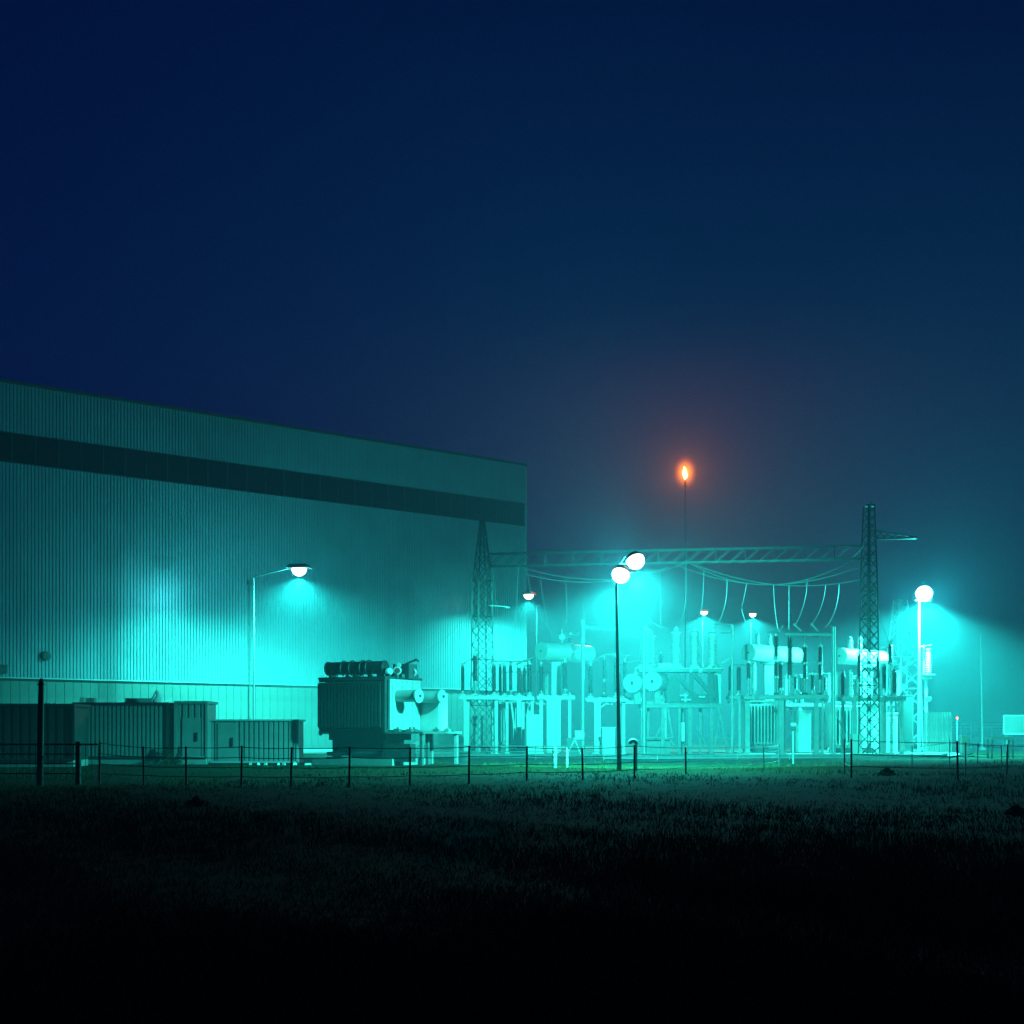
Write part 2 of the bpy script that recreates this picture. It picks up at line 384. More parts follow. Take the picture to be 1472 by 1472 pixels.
# ================================================================== cabins on the left
def cabin(label, px0, px1, pyt, Z, depth, rot, wallm, group, ribs=0.22, plinth=True, roof=0.14, roofm='cabind', door=None, side=True):
    a = W(px0, 1054, Z); b = W(px1, 1054, Z); w = b.x - a.x; H = CAMZ + (HOR - pyt) / F * Z
    base = Vector((a.x, Z, 0)); t = thing('site_cabin', label, 'cabin', base, group, rz=rot)
    z0 = 0.32 if plinth else 0.06
    if plinth:
        m = MB(); m.box((w / 2, depth / 2, .16), (w - .1, depth - .1, .34)); part('plinth', m, 'conc', t, local=True)
    m = MB(); m.box((w / 2, depth / 2, (z0 + H) / 2), (w - .08, depth - .08, H - z0 - .004)); part('body', m, wallm, t, local=True)
    n = max(2, int(w / ribs)); rm = MB(); rm.box((0, 0, 0), (ribs * .58, .05, H - z0 - .12), 0); rme = mesh('rib', rm, wallm)
    for i in range(n): inst('rib', rme, t, ((i + .5) * w / n, .018, (z0 + H) / 2), local=True)
    m = MB(); m.box((w / 2, depth / 2, H + roof / 2 - .02), (w + .12, depth + .16, roof)); part('roof', m, roofm, t, local=True)
    m = MB()
    for x in (0.0, w): m.box((x, .0, (z0 + H) / 2), (.12, .12, H - z0))
    m.box((w / 2, -.01, z0 + .05), (w, .1, .1)); part('corner_frame', m, roofm, t, local=True)
    if door:
        m = MB(); m.box((door * w, -.03, z0 + 1.05), (.95, .04, 2.05)); d = part('door', m, wallm, t, local=True)
        m = MB(); m.box((door * w + .3, -.09, z0 + 1.1), (.07, .1, .45)); part('handle', m, 'trim', d, local=True)
    return t, H
GR = 'site cabins left of the transformer'
cabin('long dark cabin cut off by the left edge', -60, 104, 1015, 69, 3.0, R(2), 'tdark', GR, ribs=.4)  # dark wall colour stands for the shadow this cabin lies in
cabin('ribbed grey cabin with dark roof, white sack on top', 106, 240, 1013, 75, 3.0, R(0), 'cabin', GR, ribs=.21)
cabin('narrow pale cabin with handled door beside the dark gap', 252, 297, 1011, 75.3, 2.6, R(0), 'cabin', GR, ribs=.32, roofm='cabin', door=.52)
cabin('low double door cabin nearest the transformer', 301, 428, 1036, 75.8, 2.4, R(0), 'cabin', GR, ribs=.25, plinth=False, roofm='flash', roof=.09, door=.2)
m = MB(); p = W(245.5, 1054, 76.3); m.box((p.x, 77.4, 1.45), (.34, 1.6, 2.9)); m.box((p.x, 76.58, 2.2), (.28, .06, .9)); m.box((p.x, 76.58, 1.0), (.28, .06, 1.2))  # added box, its dark colour stands for the shade in the gap
tag(link('gap_shade_box', mesh('gap_shade_box', m, 'cabind'), None), 'added dark box standing for shade in the gap between two cabins', 'cabinet')
# things lying on the cabin roofs
def roofbox(name, label, px0, px1, py0, py1, Z, d, m_='white', cat='box'):
    a = W(px0, py1, Z); b = W(px1, py0, Z); m = MB()
    x0, x1, z0, z1 = a.x, b.x, a.z, b.z
    m.box(((x0 + x1) / 2, Z + d / 2, (z0 + z1) / 2), (x1 - x0, d, z1 - z0), 0, .94)
    m.box(((x0 + x1) / 2, Z + d / 2, z1 + .012), ((x1 - x0) * 1.02, d * 1.02, .03))
    return tag(link(name, mesh(name, m, m_), None), label, cat)
roofbox('roof_box', 'small bright box on the dark cabin roof', 114, 121, 1003.5, 1011.2, 76.2, .4)
roofbox('roof_box', 'dim flat box beside the small bright box on the roof', 124, 135, 1004, 1011.2, 76.4, .5, 'conc')
roofbox('roof_duct', 'long pale duct lying on the ribbed cabin roof', 179, 220, 1004.5, 1011, 76.6, .4, 'flash', 'duct')
for i, (px, lb) in enumerate(((64, 'leftmost'), (69, 'middle'), (77, 'rightmost'))):
    roofbox('roof_scrap', lb + ' of the tiny pale scraps on the dark cabin roof', px, px + 4, 1011.2, 1014, 71.2, .2, 'white', 'scrap')
p = W(226.5, 1010.5, 75.8); m = MB()
prof = [(.02, .66), (.10, .60), (.13, .5), (.10, .42), (.17, .3), (.21, .14), (.16, 0)]
m.lathe(prof[::-1], p, (-.02, 0, 1), 10)
m.v = [(x + .05 * math.sin(9 * z + 3 * y), y + .03 * math.cos(11 * x), z) for x, y, z in m.v]
m.path([p + Vector((-.10, -.1, .5)), p + Vector((-.22, -.12, .22)), p + Vector((-.28, -.1, .02))], [.05, .06, .03], 6)
tag(link('white_sack', mesh('white_sack', m, 'white', True), None), 'white crumpled sack standing on the ribbed cabin roof', 'sack')
# small stones that catch the light along the low cabin
for i, px in enumerate((360, 371, 382, 400, 408, 424, 440)):
    q = W(px, 1098, 74.6); m = MB(); m.box((q.x, q.y, .06 + hgt(q.x, q.y)), (.13 + .05 * (i % 3), .14, .12), i * .7, .6)
    if i == 6: m = MB(); m.box((q.x + .1, q.y, .05 + hgt(q.x, q.y)), (.36, .2, .1), .1, .8)
    tag(link('white_stone', mesh('white_stone', m, 'white'), None), ('leftmost', 'second', 'third', 'fourth', 'fifth', 'sixth')[i] + ' white stone from left in the row before the low cabin' if i < 6 else 'flat white stone beside the transformer plinth', 'stone', 'white stones before the low cabin' if i < 6 else None)
# ================================================================== the big transformer in front
ta = R(28); tZ = 74.0
tb = W(552, 1054, 73.0); tb.z = 0.0     # vertical edge between the dark side and the lit end
tr = thing('power_transformer', 'large dark finned transformer with top tank, beside the cabins', 'transformer', (tb.x, tb.y, 0), rz=-ta)
# local: x along the lit end (to the right and away is +y?) -> local -x is along the finned side, +y goes back
def T(x, y, z): return (x, y, z)
zt = CAMZ + (HOR - 975) / F * 73; zb = 1.75
LW = M_(101, 73) / math.cos(ta); EW = 3.2
def tl(name, mb, m_, par=None, sm=False): return part(name, mb, m_, par or tr, sm, local=True)
# tank body between the radiator bank and the back
m = MB(); m.box((-LW / 2, EW / 2 + .35, (zb + zt) / 2), (LW - .1, EW - .3, zt - zb)); tk = tl('tank', m, 'tank')
m = MB(); m.box((-LW / 2, EW / 2 + .2, zt + .05), (LW + .1, EW + .35, .12)); tl('cover', m, 'tdark', tk)
m = MB()
for i in range(6): m.tube((.02, .55 + i * .5, zt - .15), (.14, .55 + i * .5, zt - .15), .05, n=6)
tl('bolt', m, 'tank', tk)
fmn = MB(); fmn.box((0, 0, 0), (.075, .62, zt - zb - .3)); fmn.box((0, -.33, 0), (.12, .06, zt - zb - .36)); fme = mesh('radiator_fin', fmn, 'tdark')  # dark fin colour carries the shade of the unlit side
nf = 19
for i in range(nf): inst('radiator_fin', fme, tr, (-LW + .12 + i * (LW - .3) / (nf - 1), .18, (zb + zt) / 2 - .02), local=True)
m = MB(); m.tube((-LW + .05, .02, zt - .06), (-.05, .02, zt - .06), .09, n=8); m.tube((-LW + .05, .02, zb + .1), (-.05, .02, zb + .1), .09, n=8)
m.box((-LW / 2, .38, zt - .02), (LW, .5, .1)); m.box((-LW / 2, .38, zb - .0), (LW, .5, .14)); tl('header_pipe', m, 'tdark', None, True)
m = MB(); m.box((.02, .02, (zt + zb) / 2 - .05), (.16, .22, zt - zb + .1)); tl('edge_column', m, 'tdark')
# lit end: two panels, their paler colour carries the light
m = MB()
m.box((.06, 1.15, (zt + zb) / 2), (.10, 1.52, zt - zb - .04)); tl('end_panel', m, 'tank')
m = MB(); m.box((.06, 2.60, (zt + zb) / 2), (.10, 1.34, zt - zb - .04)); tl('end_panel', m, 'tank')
m = MB(); m.box((.55, 3.75, zb + .95), (1.3, .9, 1.95)); eb = tl('side_box', m, 'tank')
# two horizontal turrets
for y, x1, z in ((1.1, 1.32, zb + 1.72), (2.9, 1.62, zb + 1.72)):
    m = MB(); m.lathe([(.31, -.1), (.31, x1 - .05), (.36, x1 - .05), (.36, x1 + .05), (.30, x1 + .05), (.28, x1 + .09), (.05, x1 + .10)], (.1, y, z), (1, -.1, .0), 18)
    tu = tl('turret', m, 'tank', None, True)
    m = MB(); m.lathe([(.08, 0), (.07, .06), (.01, .07)], (.1 + x1 + .09, y - .1 * (x1 + .1), z), (1, -.1, 0), 8); tl('hub', m, 'trim', tu)
# conservator on top, slung along the finned side
zc = CAMZ + (HOR - 957.5) / F * 72.5
m = MB(); x0, x1 = -LW - .0, -.35
m.lathe([(.05, 0), (.30, .02), (.36, .05), (.36, .12), (.33, .13), (.33, x1 - x0 - .13), (.36, x1 - x0 - .12), (.36, x1 - x0 - .05), (.28, x1 - x0 - .01), (.05, x1 - x0)], (x0, .75, zc), (1, 0, 0), 18)
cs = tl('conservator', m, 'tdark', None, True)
for k in (.28, .42, .6, .7):
    m = MB(); x = x0 + k * (x1 - x0); m.path([(x + .05, .75 + .38 * math.cos(a), zc + .38 * math.sin(a)) for a in [i * math.pi / 8 - .5 for i in range(14)]], .035, 6); tl('strap', m, 'tdark', cs, True)
for k in (.1, .5, .9):
    m = MB(); x = x0 + k * (x1 - x0); m.box((x, .75, (zt + zc) / 2 - .08), (.12, .5, zc - zt - .1)); tl('cradle', m, 'tdark', cs)
for x, y, z, r_, mm in ((-.05, .55, zt + .35, .19, 'white'), (.05, 1.15, zt + .42, .22, 'red'), (-.25, 1.7, zt + .72, .16, 'tank'), (.1, 2.5, zt + .38, .24, 'red')):
    m = MB(); m.lathe([(r_ * .9, -.35), (r_, -.3), (r_, .08), (r_ * .8, .1), (.02, .11)], (x, y, z), (.55, -.75, 0), 12); q = tl('gauge', m, 'tank' if mm == 'red' else mm, None, True)
    m = MB(); m.lathe([(r_ * .62, 0), (r_ * .6, .02), (.01, .022)], (x + .08, y - .10, z), (.55, -.75, 0), 12); tl('dial', m, mm, q)
    m = MB(); m.tube((x, y, zt), (x, y, z - r_ * .8), .06, n=6); tl('stem', m, 'tdark', q)
m = MB(); m.box((-.2, 2.3, zt + .42), (.9, 1.0, .75), .1); m.path([(-.2, 2.3, zt + .8), (.3, 2.6, zt + 1.05), (.35, 2.7, zt + .95)], .06, 6); tl('relay_box', m, 'tdark')
m = MB()
for i in range(9): m.box((.0 - .3 * (i % 2), .4 + i * .34, zt + .17), (.16, .14, .14 + .05 * (i % 3)), i)
tl('fitting', m, 'tdark')
m = MB(); m.tube((.1, 2.75, zt + .9), (.1, 2.75, zt + 1.5), .015, n=5); tl('aerial', m, 'cable')
for i in range(7):
    xa = -LW + .3 + i * .52; m = MB(); m.path(bez([(xa, .5, zt + .1), (xa + .1, .32, zt + .5 + .1 * (i % 3)), (xa + .5, .45, zt + .75), (xa + .65, .9, zt + .2)], 10), .028, 5); tl('hose', m, 'tdark', None, True)
for i in range(5):
    m = MB(); m.tube((-LW + .5 + i * .7, 1.9, zt + .1), (-LW + .5 + i * .7, 1.9, zt + .42 + .12 * (i % 2)), .09, .06, 8); m.box((-LW + .5 + i * .7, 1.9, zt + .2), (.2, .2, .12)); tl('valve', m, 'tdark', None, True)
for i in range(3):
    m = MB(); m.bar((.13, .6 + .95 * i, zb + .1), (.13, .6 + .95 * i, zt - .3), .035); tl('seam', m, 'tank', None)
# under carriage, skid and platform
m = MB(); m.box((-LW / 2 + .1, 1.6, zb - .25), (LW - .5, 2.4, .5)); m.box((-LW / 2 + .2, 1.6, zb - .75), (LW - 1.3, 2.0, .7)); tl('under_frame', m, 'tdark')
for x in (-LW + .55, -1.35):
    m = MB(); m.box((x, .85, .75), (.34, .34, 1.1)); m.box((x, .85, .28), (.9, .7, .22)); tl('foot', m, 'tdark')
m = MB(); m.box((-LW / 2 + .1, 1.7, .14), (LW + .9, 3.6, .36)); tl('plinth', m, 'conc')
m = MB(); m.box((-LW / 2 + .2, 1.5, .75), (1.6, 1.2, .9)); m.tube((-LW + .2, .5, .55), (-.4, .5, .55), .1, n=8); tl('pump', m, 'tdark', None, True)
pl = MB(); pl.box((.95, 2.2, zb - .12), (2.3, 3.9, .1)); pf = tl('platform', pl, 'dsteel')
for x, y in ((.5, .6), (1.9, .5), (.4, 3.9), (1.9, 3.9), (1.2, 2.2)):
    m = MB(); m.box((x, y, (zb - .17) / 2), (.16, .16, zb - .17)); tl('leg', m, 'dsteel', pf)
for x, y in ((.3, .8), (.6, 1.5), (.4, 2.2), (1.2, 3.1), (1.6, 3.5)):
    m = MB(); m.box((x, y, zb + .0), (.3, .26, .14)); m.tube((x, y, zb), (x, y, zb + .16), .07, n=8); tl('valve', m, 'dsteel', pf)
m = MB(); m.box((.75, .3, .62), (1.5, .5, .9)); tl('control_box', m, 'tdark', pf)
m = MB(); m.tube((-LW - .35, .6, zb - .12), (-LW + .25, .6, zb - .12), .07, n=8); m.lathe([(.05, 0), (.16, .02), (.16, .08), (.05, .1)], (-LW - .35, .6, zb - .12), (1, 0, 0), 10); tl('drain_valve', m, 'white', None, True)
# ================================================================== lattice towers
def lattice(t, cx, cy, z0, z1, w0, w1, rot, m_='lattice', leg=.085, br=.042, step=1.25, name_leg='leg'):
    def crn(k, z):
        f = (z - z0) / (z1 - z0); w = w0 + (w1 - w0) * f; a = rot + math.pi / 4 + k * math.pi / 2
        return Vector((cx + w * .7071 * math.cos(a), cy + w * .7071 * math.sin(a), z))
    for k in range(4):
        m = MB(); m.angle(crn(k, z0), crn(k, z1), leg); part(name_leg, m, m_, t)
    zs = [z0]
    while zs[-1] < z1 - .05:
        w = w0 + (w1 - w0) * (zs[-1] - z0) / (z1 - z0); zs.append(min(z1, zs[-1] + max(.35, step * w)))
    for i in range(len(zs) - 1):
        a, b = zs[i], zs[i + 1]
        for k in range(4):
            k2 = (k + 1) % 4; m = MB()
            m.angle(crn(k, a), crn(k2, b), br); m.angle(crn(k2, a), crn(k, b), br * .96)
            if i % 3 == 0: m.angle(crn(k, a), crn(k2, a), br)
            part('brace', m, m_, t)
GT = 'lattice towers of the line gantry'
LT = W(694, 1054, 103); RT = W(1250, 1054, 98)
lt = thing('lattice_tower', 'tapering lattice tower standing before the right part of the hall', 'tower', (LT.x, LT.y, .1), GT)
zk = CAMZ + (HOR - 835) / F * 103; ztop = CAMZ + (HOR - 748) / F * 103
lattice(lt, LT.x, LT.y, .1, zk, 1.30, 1.02, R(27), step=.9)
lattice(lt, LT.x, LT.y, zk, ztop, 1.02, .22, R(27), step=1.0)
m = MB(); zz = CAMZ + (HOR - 871) / F * 103; m.bar((LT.x + .4, LT.y - .3, zz), (LT.x + 1.75, LT.y - .3, zz - .08), .07); m.box((LT.x + 1.75, LT.y - .3, zz - .14), (.3, .2, .12)); part('bracket', m, 'steel', lt)
gzr = -0.35
rt = thing('lattice_tower', 'slim tall lattice mast with side crossarm near the right lamp', 'tower', (RT.x, RT.y, 0), GT)
zr = CAMZ + (HOR - 728) / F * 98; zm = CAMZ + (HOR - 850) / F * 98
lattice(rt, RT.x, RT.y, -.05, zm, .98, .80, R(25), step=.85)
lattice(rt, RT.x, RT.y, zm, zr, .80, .52, R(25), step=.95)
m = MB(); m.box((RT.x, RT.y, zr + .05), (.62, .62, .1)); m.tube((RT.x + .1, RT.y, zr), (RT.x + .1, RT.y, zr + .35), .06, .03, 8); part('top_cap', m, 'lattice', rt)
m = MB()
for zf in (.2,): m.box((RT.x, RT.y, zf - .1), (1.3, 1.3, .3), R(25))
part('footing', m, 'conc', rt)
za = CAMZ + (HOR - 764) / F * 98; ex = W(1318, 1054, 98).x
cr = MB()
for yy in (-.3, .3):
    cr.angle((RT.x + .3, RT.y + yy, za), (ex, RT.y, za - .42), .07); cr.angle((RT.x + .3, RT.y + yy, za - .55), (ex, RT.y, za - .50), .07)
ca = part('crossarm', cr, 'lattice', rt)
for i in range(6):
    f = i / 6; x = RT.x + .3 + (ex - RT.x - .3) * f; x2 = RT.x + .3 + (ex - RT.x - .3) * (f + 1 / 6)
    m = MB(); h0, h1 = za - .42 * f, za - .42 * (f + 1 / 6); l0, l1 = za - .55 + .05 * f, za - .55 + .05 * (f + 1 / 6)
    m.bar((x, RT.y - .28 * (1 - f), l0), (x2, RT.y - .28 * (1 - f - 1 / 6), h1), .05); m.bar((x, RT.y + .28 * (1 - f), h0), (x2, RT.y + .28 * (1 - f - 1 / 6), l1), .05); part('strut', m, 'lattice', ca)
# pale lattice mast behind the right floodlight
BT = W(1300, 1054, 128)
bt = thing('lattice_tower', 'pale lattice tower half lost in the glare of the right lamp', 'tower', (BT.x, BT.y, .1), GT)
zq = CAMZ + (HOR - 945) / F * 128; zq2 = CAMZ + (HOR - 862) / F * 128
lattice(bt, BT.x, BT.y, .1, zq, 2.3, 2.0, R(20), 'steel', .11, .07, .8)
lattice(bt, BT.x - .3, BT.y, zq, zq2, 1.6, .8, R(20), 'steel', .1, .06, .9)
# ------------------------------------------------------------------ gantry beam and overhead conductors
b0 = Vector((LT.x + .5, LT.y, 0)); b1 = Vector((RT.x - .35, RT.y, 0))
zT = CAMZ + (HOR - 797) / F * 103; zB = zT - .88
gb = thing('gantry_beam', 'long lattice beam with sagging cables spanning between the towers', 'gantry', (b0.x, b0.y, 0))
d = (b1 - b0); dn = d.normalized(); sd = Vector((-dn.y, dn.x, 0)) * .38; L_ = d.length
zT1 = CAMZ + (HOR - 785.5) / F * 98; 
def bz(f, top): return (zT + (zT1 - zT) * f) - (0 if top else .88)
for top in (1, 0):
    for sg in (-1, 1):
        m = MB(); m.angle(b0 + sd * sg + Vector((0, 0, bz(0, top))), b1 + sd * sg + Vector((0, 0, bz(1, top))), .065); part('chord', m, 'lattice', gb)
nb = 26
for i in range(nb):
    f0, f1 = i / nb, (i + 1) / nb
    for sg in (-1, 1):
        a = b0 + d * f0 + sd * sg; b = b0 + d * f1 + sd * sg; m = MB()
        m.angle(a + Vector((0, 0, bz(f0, 0))), b + Vector((0, 0, bz(f1, 1))), .036)
        if i % 2 == 0: m.angle(a + Vector((0, 0, bz(f0, 1))), a + Vector((0, 0, bz(f0, 0))), .034)
        part('lattice_brace', m, 'lattice', gb)
    m = MB(); m.angle(b0 + d * f0 + sd + Vector((0, 0, bz(f0, 0) - .01)), b0 + d * f1 - sd + Vector((0, 0, bz(f1, 0) - .01)), .03); part('lattice_brace', m, 'lattice', gb)
def sag(p, q, s, n=14):
    p = Vector(p); q = Vector(q); return [p.lerp(q, i / n) - Vector((0, 0, s * 4 * (i / n) * (1 - i / n))) for i in range(n + 1)]
def cable(pts, r=.03, name='cable', m_='cable', t=None):
    m = MB(); m.path(pts, r, 5); return part(name, m, m_, t or gb, True)
for (ax, ay, bx, by, s_, Z0, Z1) in ((985, 806, 1242, 795, 1.9, 101, 99), (960, 806, 1242, 812, 1.5, 102, 99), (1000, 812, 1242, 832, .9, 101, 99), (740, 812, 990, 808, 1.1, 103, 101), (755, 825, 960, 815, .8, 103, 101)):
    cable(sag(W(ax, ay, Z0), W(bx, by, Z1), s_), .035)
# droppers, drawn as seen: control pixels and distance
CB_ = [(985, 806, 1242, 795, 1.9, 101, 99), (1000, 812, 1242, 832, .9, 101, 99), (740, 812, 990, 808, 1.1, 103, 101)]
def on_cable(px):
    c_ = CB_[2] if px < 985 else CB_[0] if px < 1165 else CB_[1]
    t_ = (px - c_[0]) / (c_[2] - c_[0]); return c_[1] + (c_[3] - c_[1]) * t_ + c_[4] * 4 * t_ * (1 - t_) * F / 100
drops = [
    [(745, 808), (742, 900), (736, 950)], [(706, 812), (716, 880), (724, 955)], [(686, 860), (672, 890), (640, 925), (590, 947)],
    [(758, 820), (762, 880), (790, 912), (806, 913)], [(776, 818), (780, 870), (790, 900), (792, 922)], [(812, 826), (818, 880), (812, 905)],
    [(948, 818), (950, 870), (950, 905)], [(986, 812), (986, 860), (988, 880), (974, 900)], [(1012, 812), (1010, 870), (1010, 900), (985, 906)],
    [(1045, 818), (1046, 870), (1036, 895), (1026, 903)], [(1073, 815), (1072, 850), (1066, 872)], [(1066, 875), (1070, 900), (1088, 908)],
    [(1112, 825), (1112, 870), (1118, 905)], [(1134, 825), (1134, 870), (1134, 905)], [(1160, 834), (1160, 870), (1148, 888), (1143, 900)],
    [(1187, 834), (1184, 875), (1172, 890), (1167, 898)], [(1206, 834), (1206, 870), (1196, 895), (1186, 902)], [(930, 880), (934, 900), (958, 902)],
    [(1260, 860), (1264, 890), (1276, 920), (1281, 928)], [(838, 860), (842, 880), (838, 893)],
]
for i, dpts in enumerate(drops):
    if 741 < dpts[0][0] < 1230 and dpts[0][1] < 850: dpts = [(dpts[0][0], on_cable(dpts[0][0]) - 1)] + dpts[1:]
    cable(bez([W(a, b, 101 if a > 830 else 104) for a, b in dpts]), .028 if i in (9, 16, 11, 17) else .018, 'dropper')
# ================================================================== insulators and switchgear
_ins = {}
def insul_mesh(kind, n):
    if (kind, n) in _ins: return _ins[(kind, n)]
    m = MB(); prof = [(.62, 0), (.62, .025)]
    for i in range(n):
        z = .03 + .94 * i / n; s_ = .94 / n; prof += [(.58, z), (1.0, z + .18 * s_), (.96, z + .3 * s_), (.58, z + .75 * s_)]
    prof += [(.58, .975), (.62, .98), (.62, 1)]
    m.lathe(prof, n=12); _ins[(kind, n)] = mesh('insulator', m, kind, True); return _ins[(kind, n)]
capm = MB(); capm.lathe([(.75, 0), (.75, .45), (.3, .5), (.3, 1)], n=8); CAP = mesh('cap', capm, 'steel', True)
flm = MB(); flm.lathe([(1.05, 0), (1.05, .4), (.8, .5), (.8, 1)], n=10); FLG = mesh('flange', flm, 'steel', True)
def insulator(t, px, yt, yb, rpx, Z, kind='porc', n=14, extra=True):
    b = W(px, yb, Z); h = M_(yb - yt, Z); r = M_(rpx, Z)
    o = inst('insulator', insul_mesh(kind, n), t, b, random.random(), (r, r, h))
    c = inst('cap', CAP, o, (0, 0, 1), 0, (1, 1, .22 / h), local=True)
    if extra: inst('flange', FLG, o, (0, 0, -.14 / h), 0, (1, 1, .14 / h), local=True)
    return o
def bank(label, Z, plat, cols, insul, group, beams=2, colw=.16, bus=None, m_='steel', name='isolator_frame', cat='switchgear', extras=()):
    x0, x1 = W(plat[0], 0, Z).x, W(plat[1], 0, Z).x; zp = W(0, plat[2], Z).z; gz = .12
    t = thing(name, label, cat, ((x0 + x1) / 2, Z, gz), group)
    for yy in ((-.55, .55) if beams == 2 else (0,)):
        m = MB(); m.ibeam((x0, Z + yy, zp), (x1, Z + yy, zp), .16, .26); part('beam', m, m_, t)
    m = MB()
    for i in range(5):
        x = x0 + (x1 - x0) * (i + .5) / 5; m.bar((x, Z - .62, zp + .16), (x, Z + .62, zp + .16), .14, .06)
    part('cross_bar', m, m_, t)
    for (px, w, dy) in cols:
        x = W(px, 0, Z).x; m = MB(); hw = M_(w, Z)
        m.box((x, Z + dy, (gz + zp - .14) / 2), (hw, hw * .9, zp - .14 - gz)); m.box((x, Z + dy, gz + .05), (hw * 1.7, hw * 1.7, .12)); m.box((x, Z + dy, zp - .17), (hw * 1.5, hw * 1.5, .06)); part('column', m, m_, t)
    for it in insul:
        px, yt, yb, r_ = it[:4]; k = it[4] if len(it) > 4 else 'porc'; dz = it[5] if len(it) > 5 else 0
        nn = max(8, int((yb - yt) / 2.6)); insulator(t, px, yt, yb, r_, Z + dz, k, nn)
        b = W(px, yb, Z + dz); low = zp + .19
        if b.z - .14 > low + .02:
            m = MB(); m.tube((b.x, b.y, low), (b.x, b.y, b.z - .14), .10, n=8); m.box((b.x, b.y, low + .04), (.34, .34, .08)); part('pedestal', m, m_, t, True)
        m = MB(); q = W(px, yt, Z + dz) + Vector((0, 0, .22)); a = random.uniform(-.5, .5)
        m.tube(q - Vector((.22, 0, .03)), q + Vector((.22, .0, .03 + .1 * a)), .035, n=6); m.box(q, (.12, .12, .1)); part('terminal', m, 'steel', t)
    if bus:
        for (pa, pb, ra) in bus:
            m = MB(); m.path([W(p[0], p[1], Z + (p[2] if len(p) > 2 else 0)) for p in (pa, pb)], ra, 8); part('busbar', m, 'steel', t, True)
    for (pa, pb, wd_) in extras:
        m = MB(); m.bar(W(pa[0], pa[1], Z), W(pb[0], pb[1], Z), wd_); part('stay', m, m_, t)
    # drive boxes and small fittings hung under the beams
    m = MB()
    for i in range(int((x1 - x0) * 1.6)):
        x = random.uniform(x0 + .1, x1 - .1); s_ = random.uniform(.08, .2); m.box((x, Z - .62 + random.uniform(0, 1.1), zp + random.choice((-.28, .3)) + random.uniform(-.05, .05)), (s_, s_, s_ * random.uniform(.6, 1.6)), random.random())
    part('clamp', m, m_, t)['kind'] = 'stuff'
    return t
GI = 'insulator frames of the substation'
bank('leftmost frame of dark insulators around the left lattice tower', 101, (661, 720, 1003), [(669, 4, -.5), (672, 4, .5), (714, 3.5, 0)],
     [(665, 958, 993, 3.4), (683, 943, 979, 4.2), (710, 957, 995, 4.2)], GI, bus=[((664, 955), (684, 943), .03), ((684, 943), (712, 950), .03)])
bank('crowded row of dark insulators right of the left lattice tower', 106, (703, 768, 1004), [(711, 5.5, 0), (729, 4, .4), (746, 6, -.4), (752, 4, .5), (765, 4, 0)],
     [(719, 959, 994, 3.2, 'porc', 2), (725, 958, 996, 3.7), (734, 957, 992, 3.5, 'porc', 1), (746, 960, 996, 4.2), (754, 962, 996, 3.2, 'porc', 2), (761, 955, 995, 4.6)],
     GI, bus=[((706, 950), (765, 951), .05), ((742, 955), (768, 944), .07)], extras=[((735, 1010), (744, 1085), .12)])
bank('pair of dark insulators under the left grey tank', 105, (772, 826, 1003), [(778, 5, 0), (819, 4, 0)], [(778, 957, 993, 3.6), (812, 952, 990, 4.2)], GI)
bank('pale frame of slim insulators left of the dark pole', 104, (842, 906, 1006), [(858.5, 9, -.2), (897, 4, .3)],
     [(848.5, 957, 997, 4.0), (868.5, 948, 976, 3.0), (868.5, 980, 995, 3.0), (885, 945, 996, 3.2), (898, 951, 996, 3.0)], GI, bus=[((852, 950), (872, 940), .05), ((868, 941), (906, 942), .05)], extras=[((858, 1020), (880, 1006), .1)])
bank('frame of mixed insulators left below the middle grey tank', 108, (1045, 1084, 1003), [(1053, 4, 0), (1075, 7, .3), (1062, 4, -.4)],
     [(1049, 958, 992, 2.6), (1062, 960, 993, 4.2), (1076, 953, 975, 3.5), (1084, 955, 990, 3.5, 'wporc')], GI, bus=[((1047, 955), (1085, 957), .04)])
bank('broad frame of tall and short insulators below the switch portal', 103, (1093, 1190, 1002), [(1122.5, 8, 0), (1130, 3, .5), (1172, 6, -.3), (1184, 3, .4)],
     [(1115.5, 914, 944, 4.2), (1115.5, 952, 972, 3.8), (1135.5, 915, 971, 4.8), (1157, 930, 952, 4.2), (1157, 955, 976, 3.6), (1179, 930, 952, 4), (1179, 955, 977, 3.8), (1122, 955, 989, 4.4, 'porc', 1), (1143.5, 973, 990, 2.8), (1168, 970, 992, 3.4), (1186, 974, 992, 2.6)],
     GI, bus=[((1112, 952), (1184, 953), .03), ((1132, 974), (1152, 998), .04), ((1156, 988), (1160, 976), .04)], extras=[((1140, 1010), (1140, 1042), .05), ((1186, 1010), (1194, 1083), .12)])
bank('frame of insulators below the right grey tank', 105, (1202, 1300, 1005), [(1213, 4, .4), (1228, 6, 0), (1268, 8, -.2), (1284, 4, .5), (1296, 4, 0)],
     [(1203, 970, 999, 2.6, 'wporc'), (1211.5, 968, 999, 4), (1223, 966, 1000, 3.6, 'wporc'), (1235, 943, 976, 3.8), (1235, 980, 1000, 3.0, 'wporc'), (1262, 945, 975, 3), (1271, 958, 990, 4.4), (1279.5, 926, 952, 4.2), (1285.5, 963, 996, 4.4)],
     GI, bus=[((1262, 951), (1286, 951), .04), ((1262, 931), (1276, 931), .03)], extras=[((1290, 1010), (1300, 1078), .1), ((1200, 1020), (1216, 1060), .06)])
bank('last pale insulator right of the floodlight mast', 112, (1326, 1341, 973), [(1331, 3.5, 0)], [(1334.5, 937, 967, 4.4, 'wporc'), (1328, 932, 950, 2.2)], GI, bus=[((1322, 930), (1339, 927), .03)], beams=1)
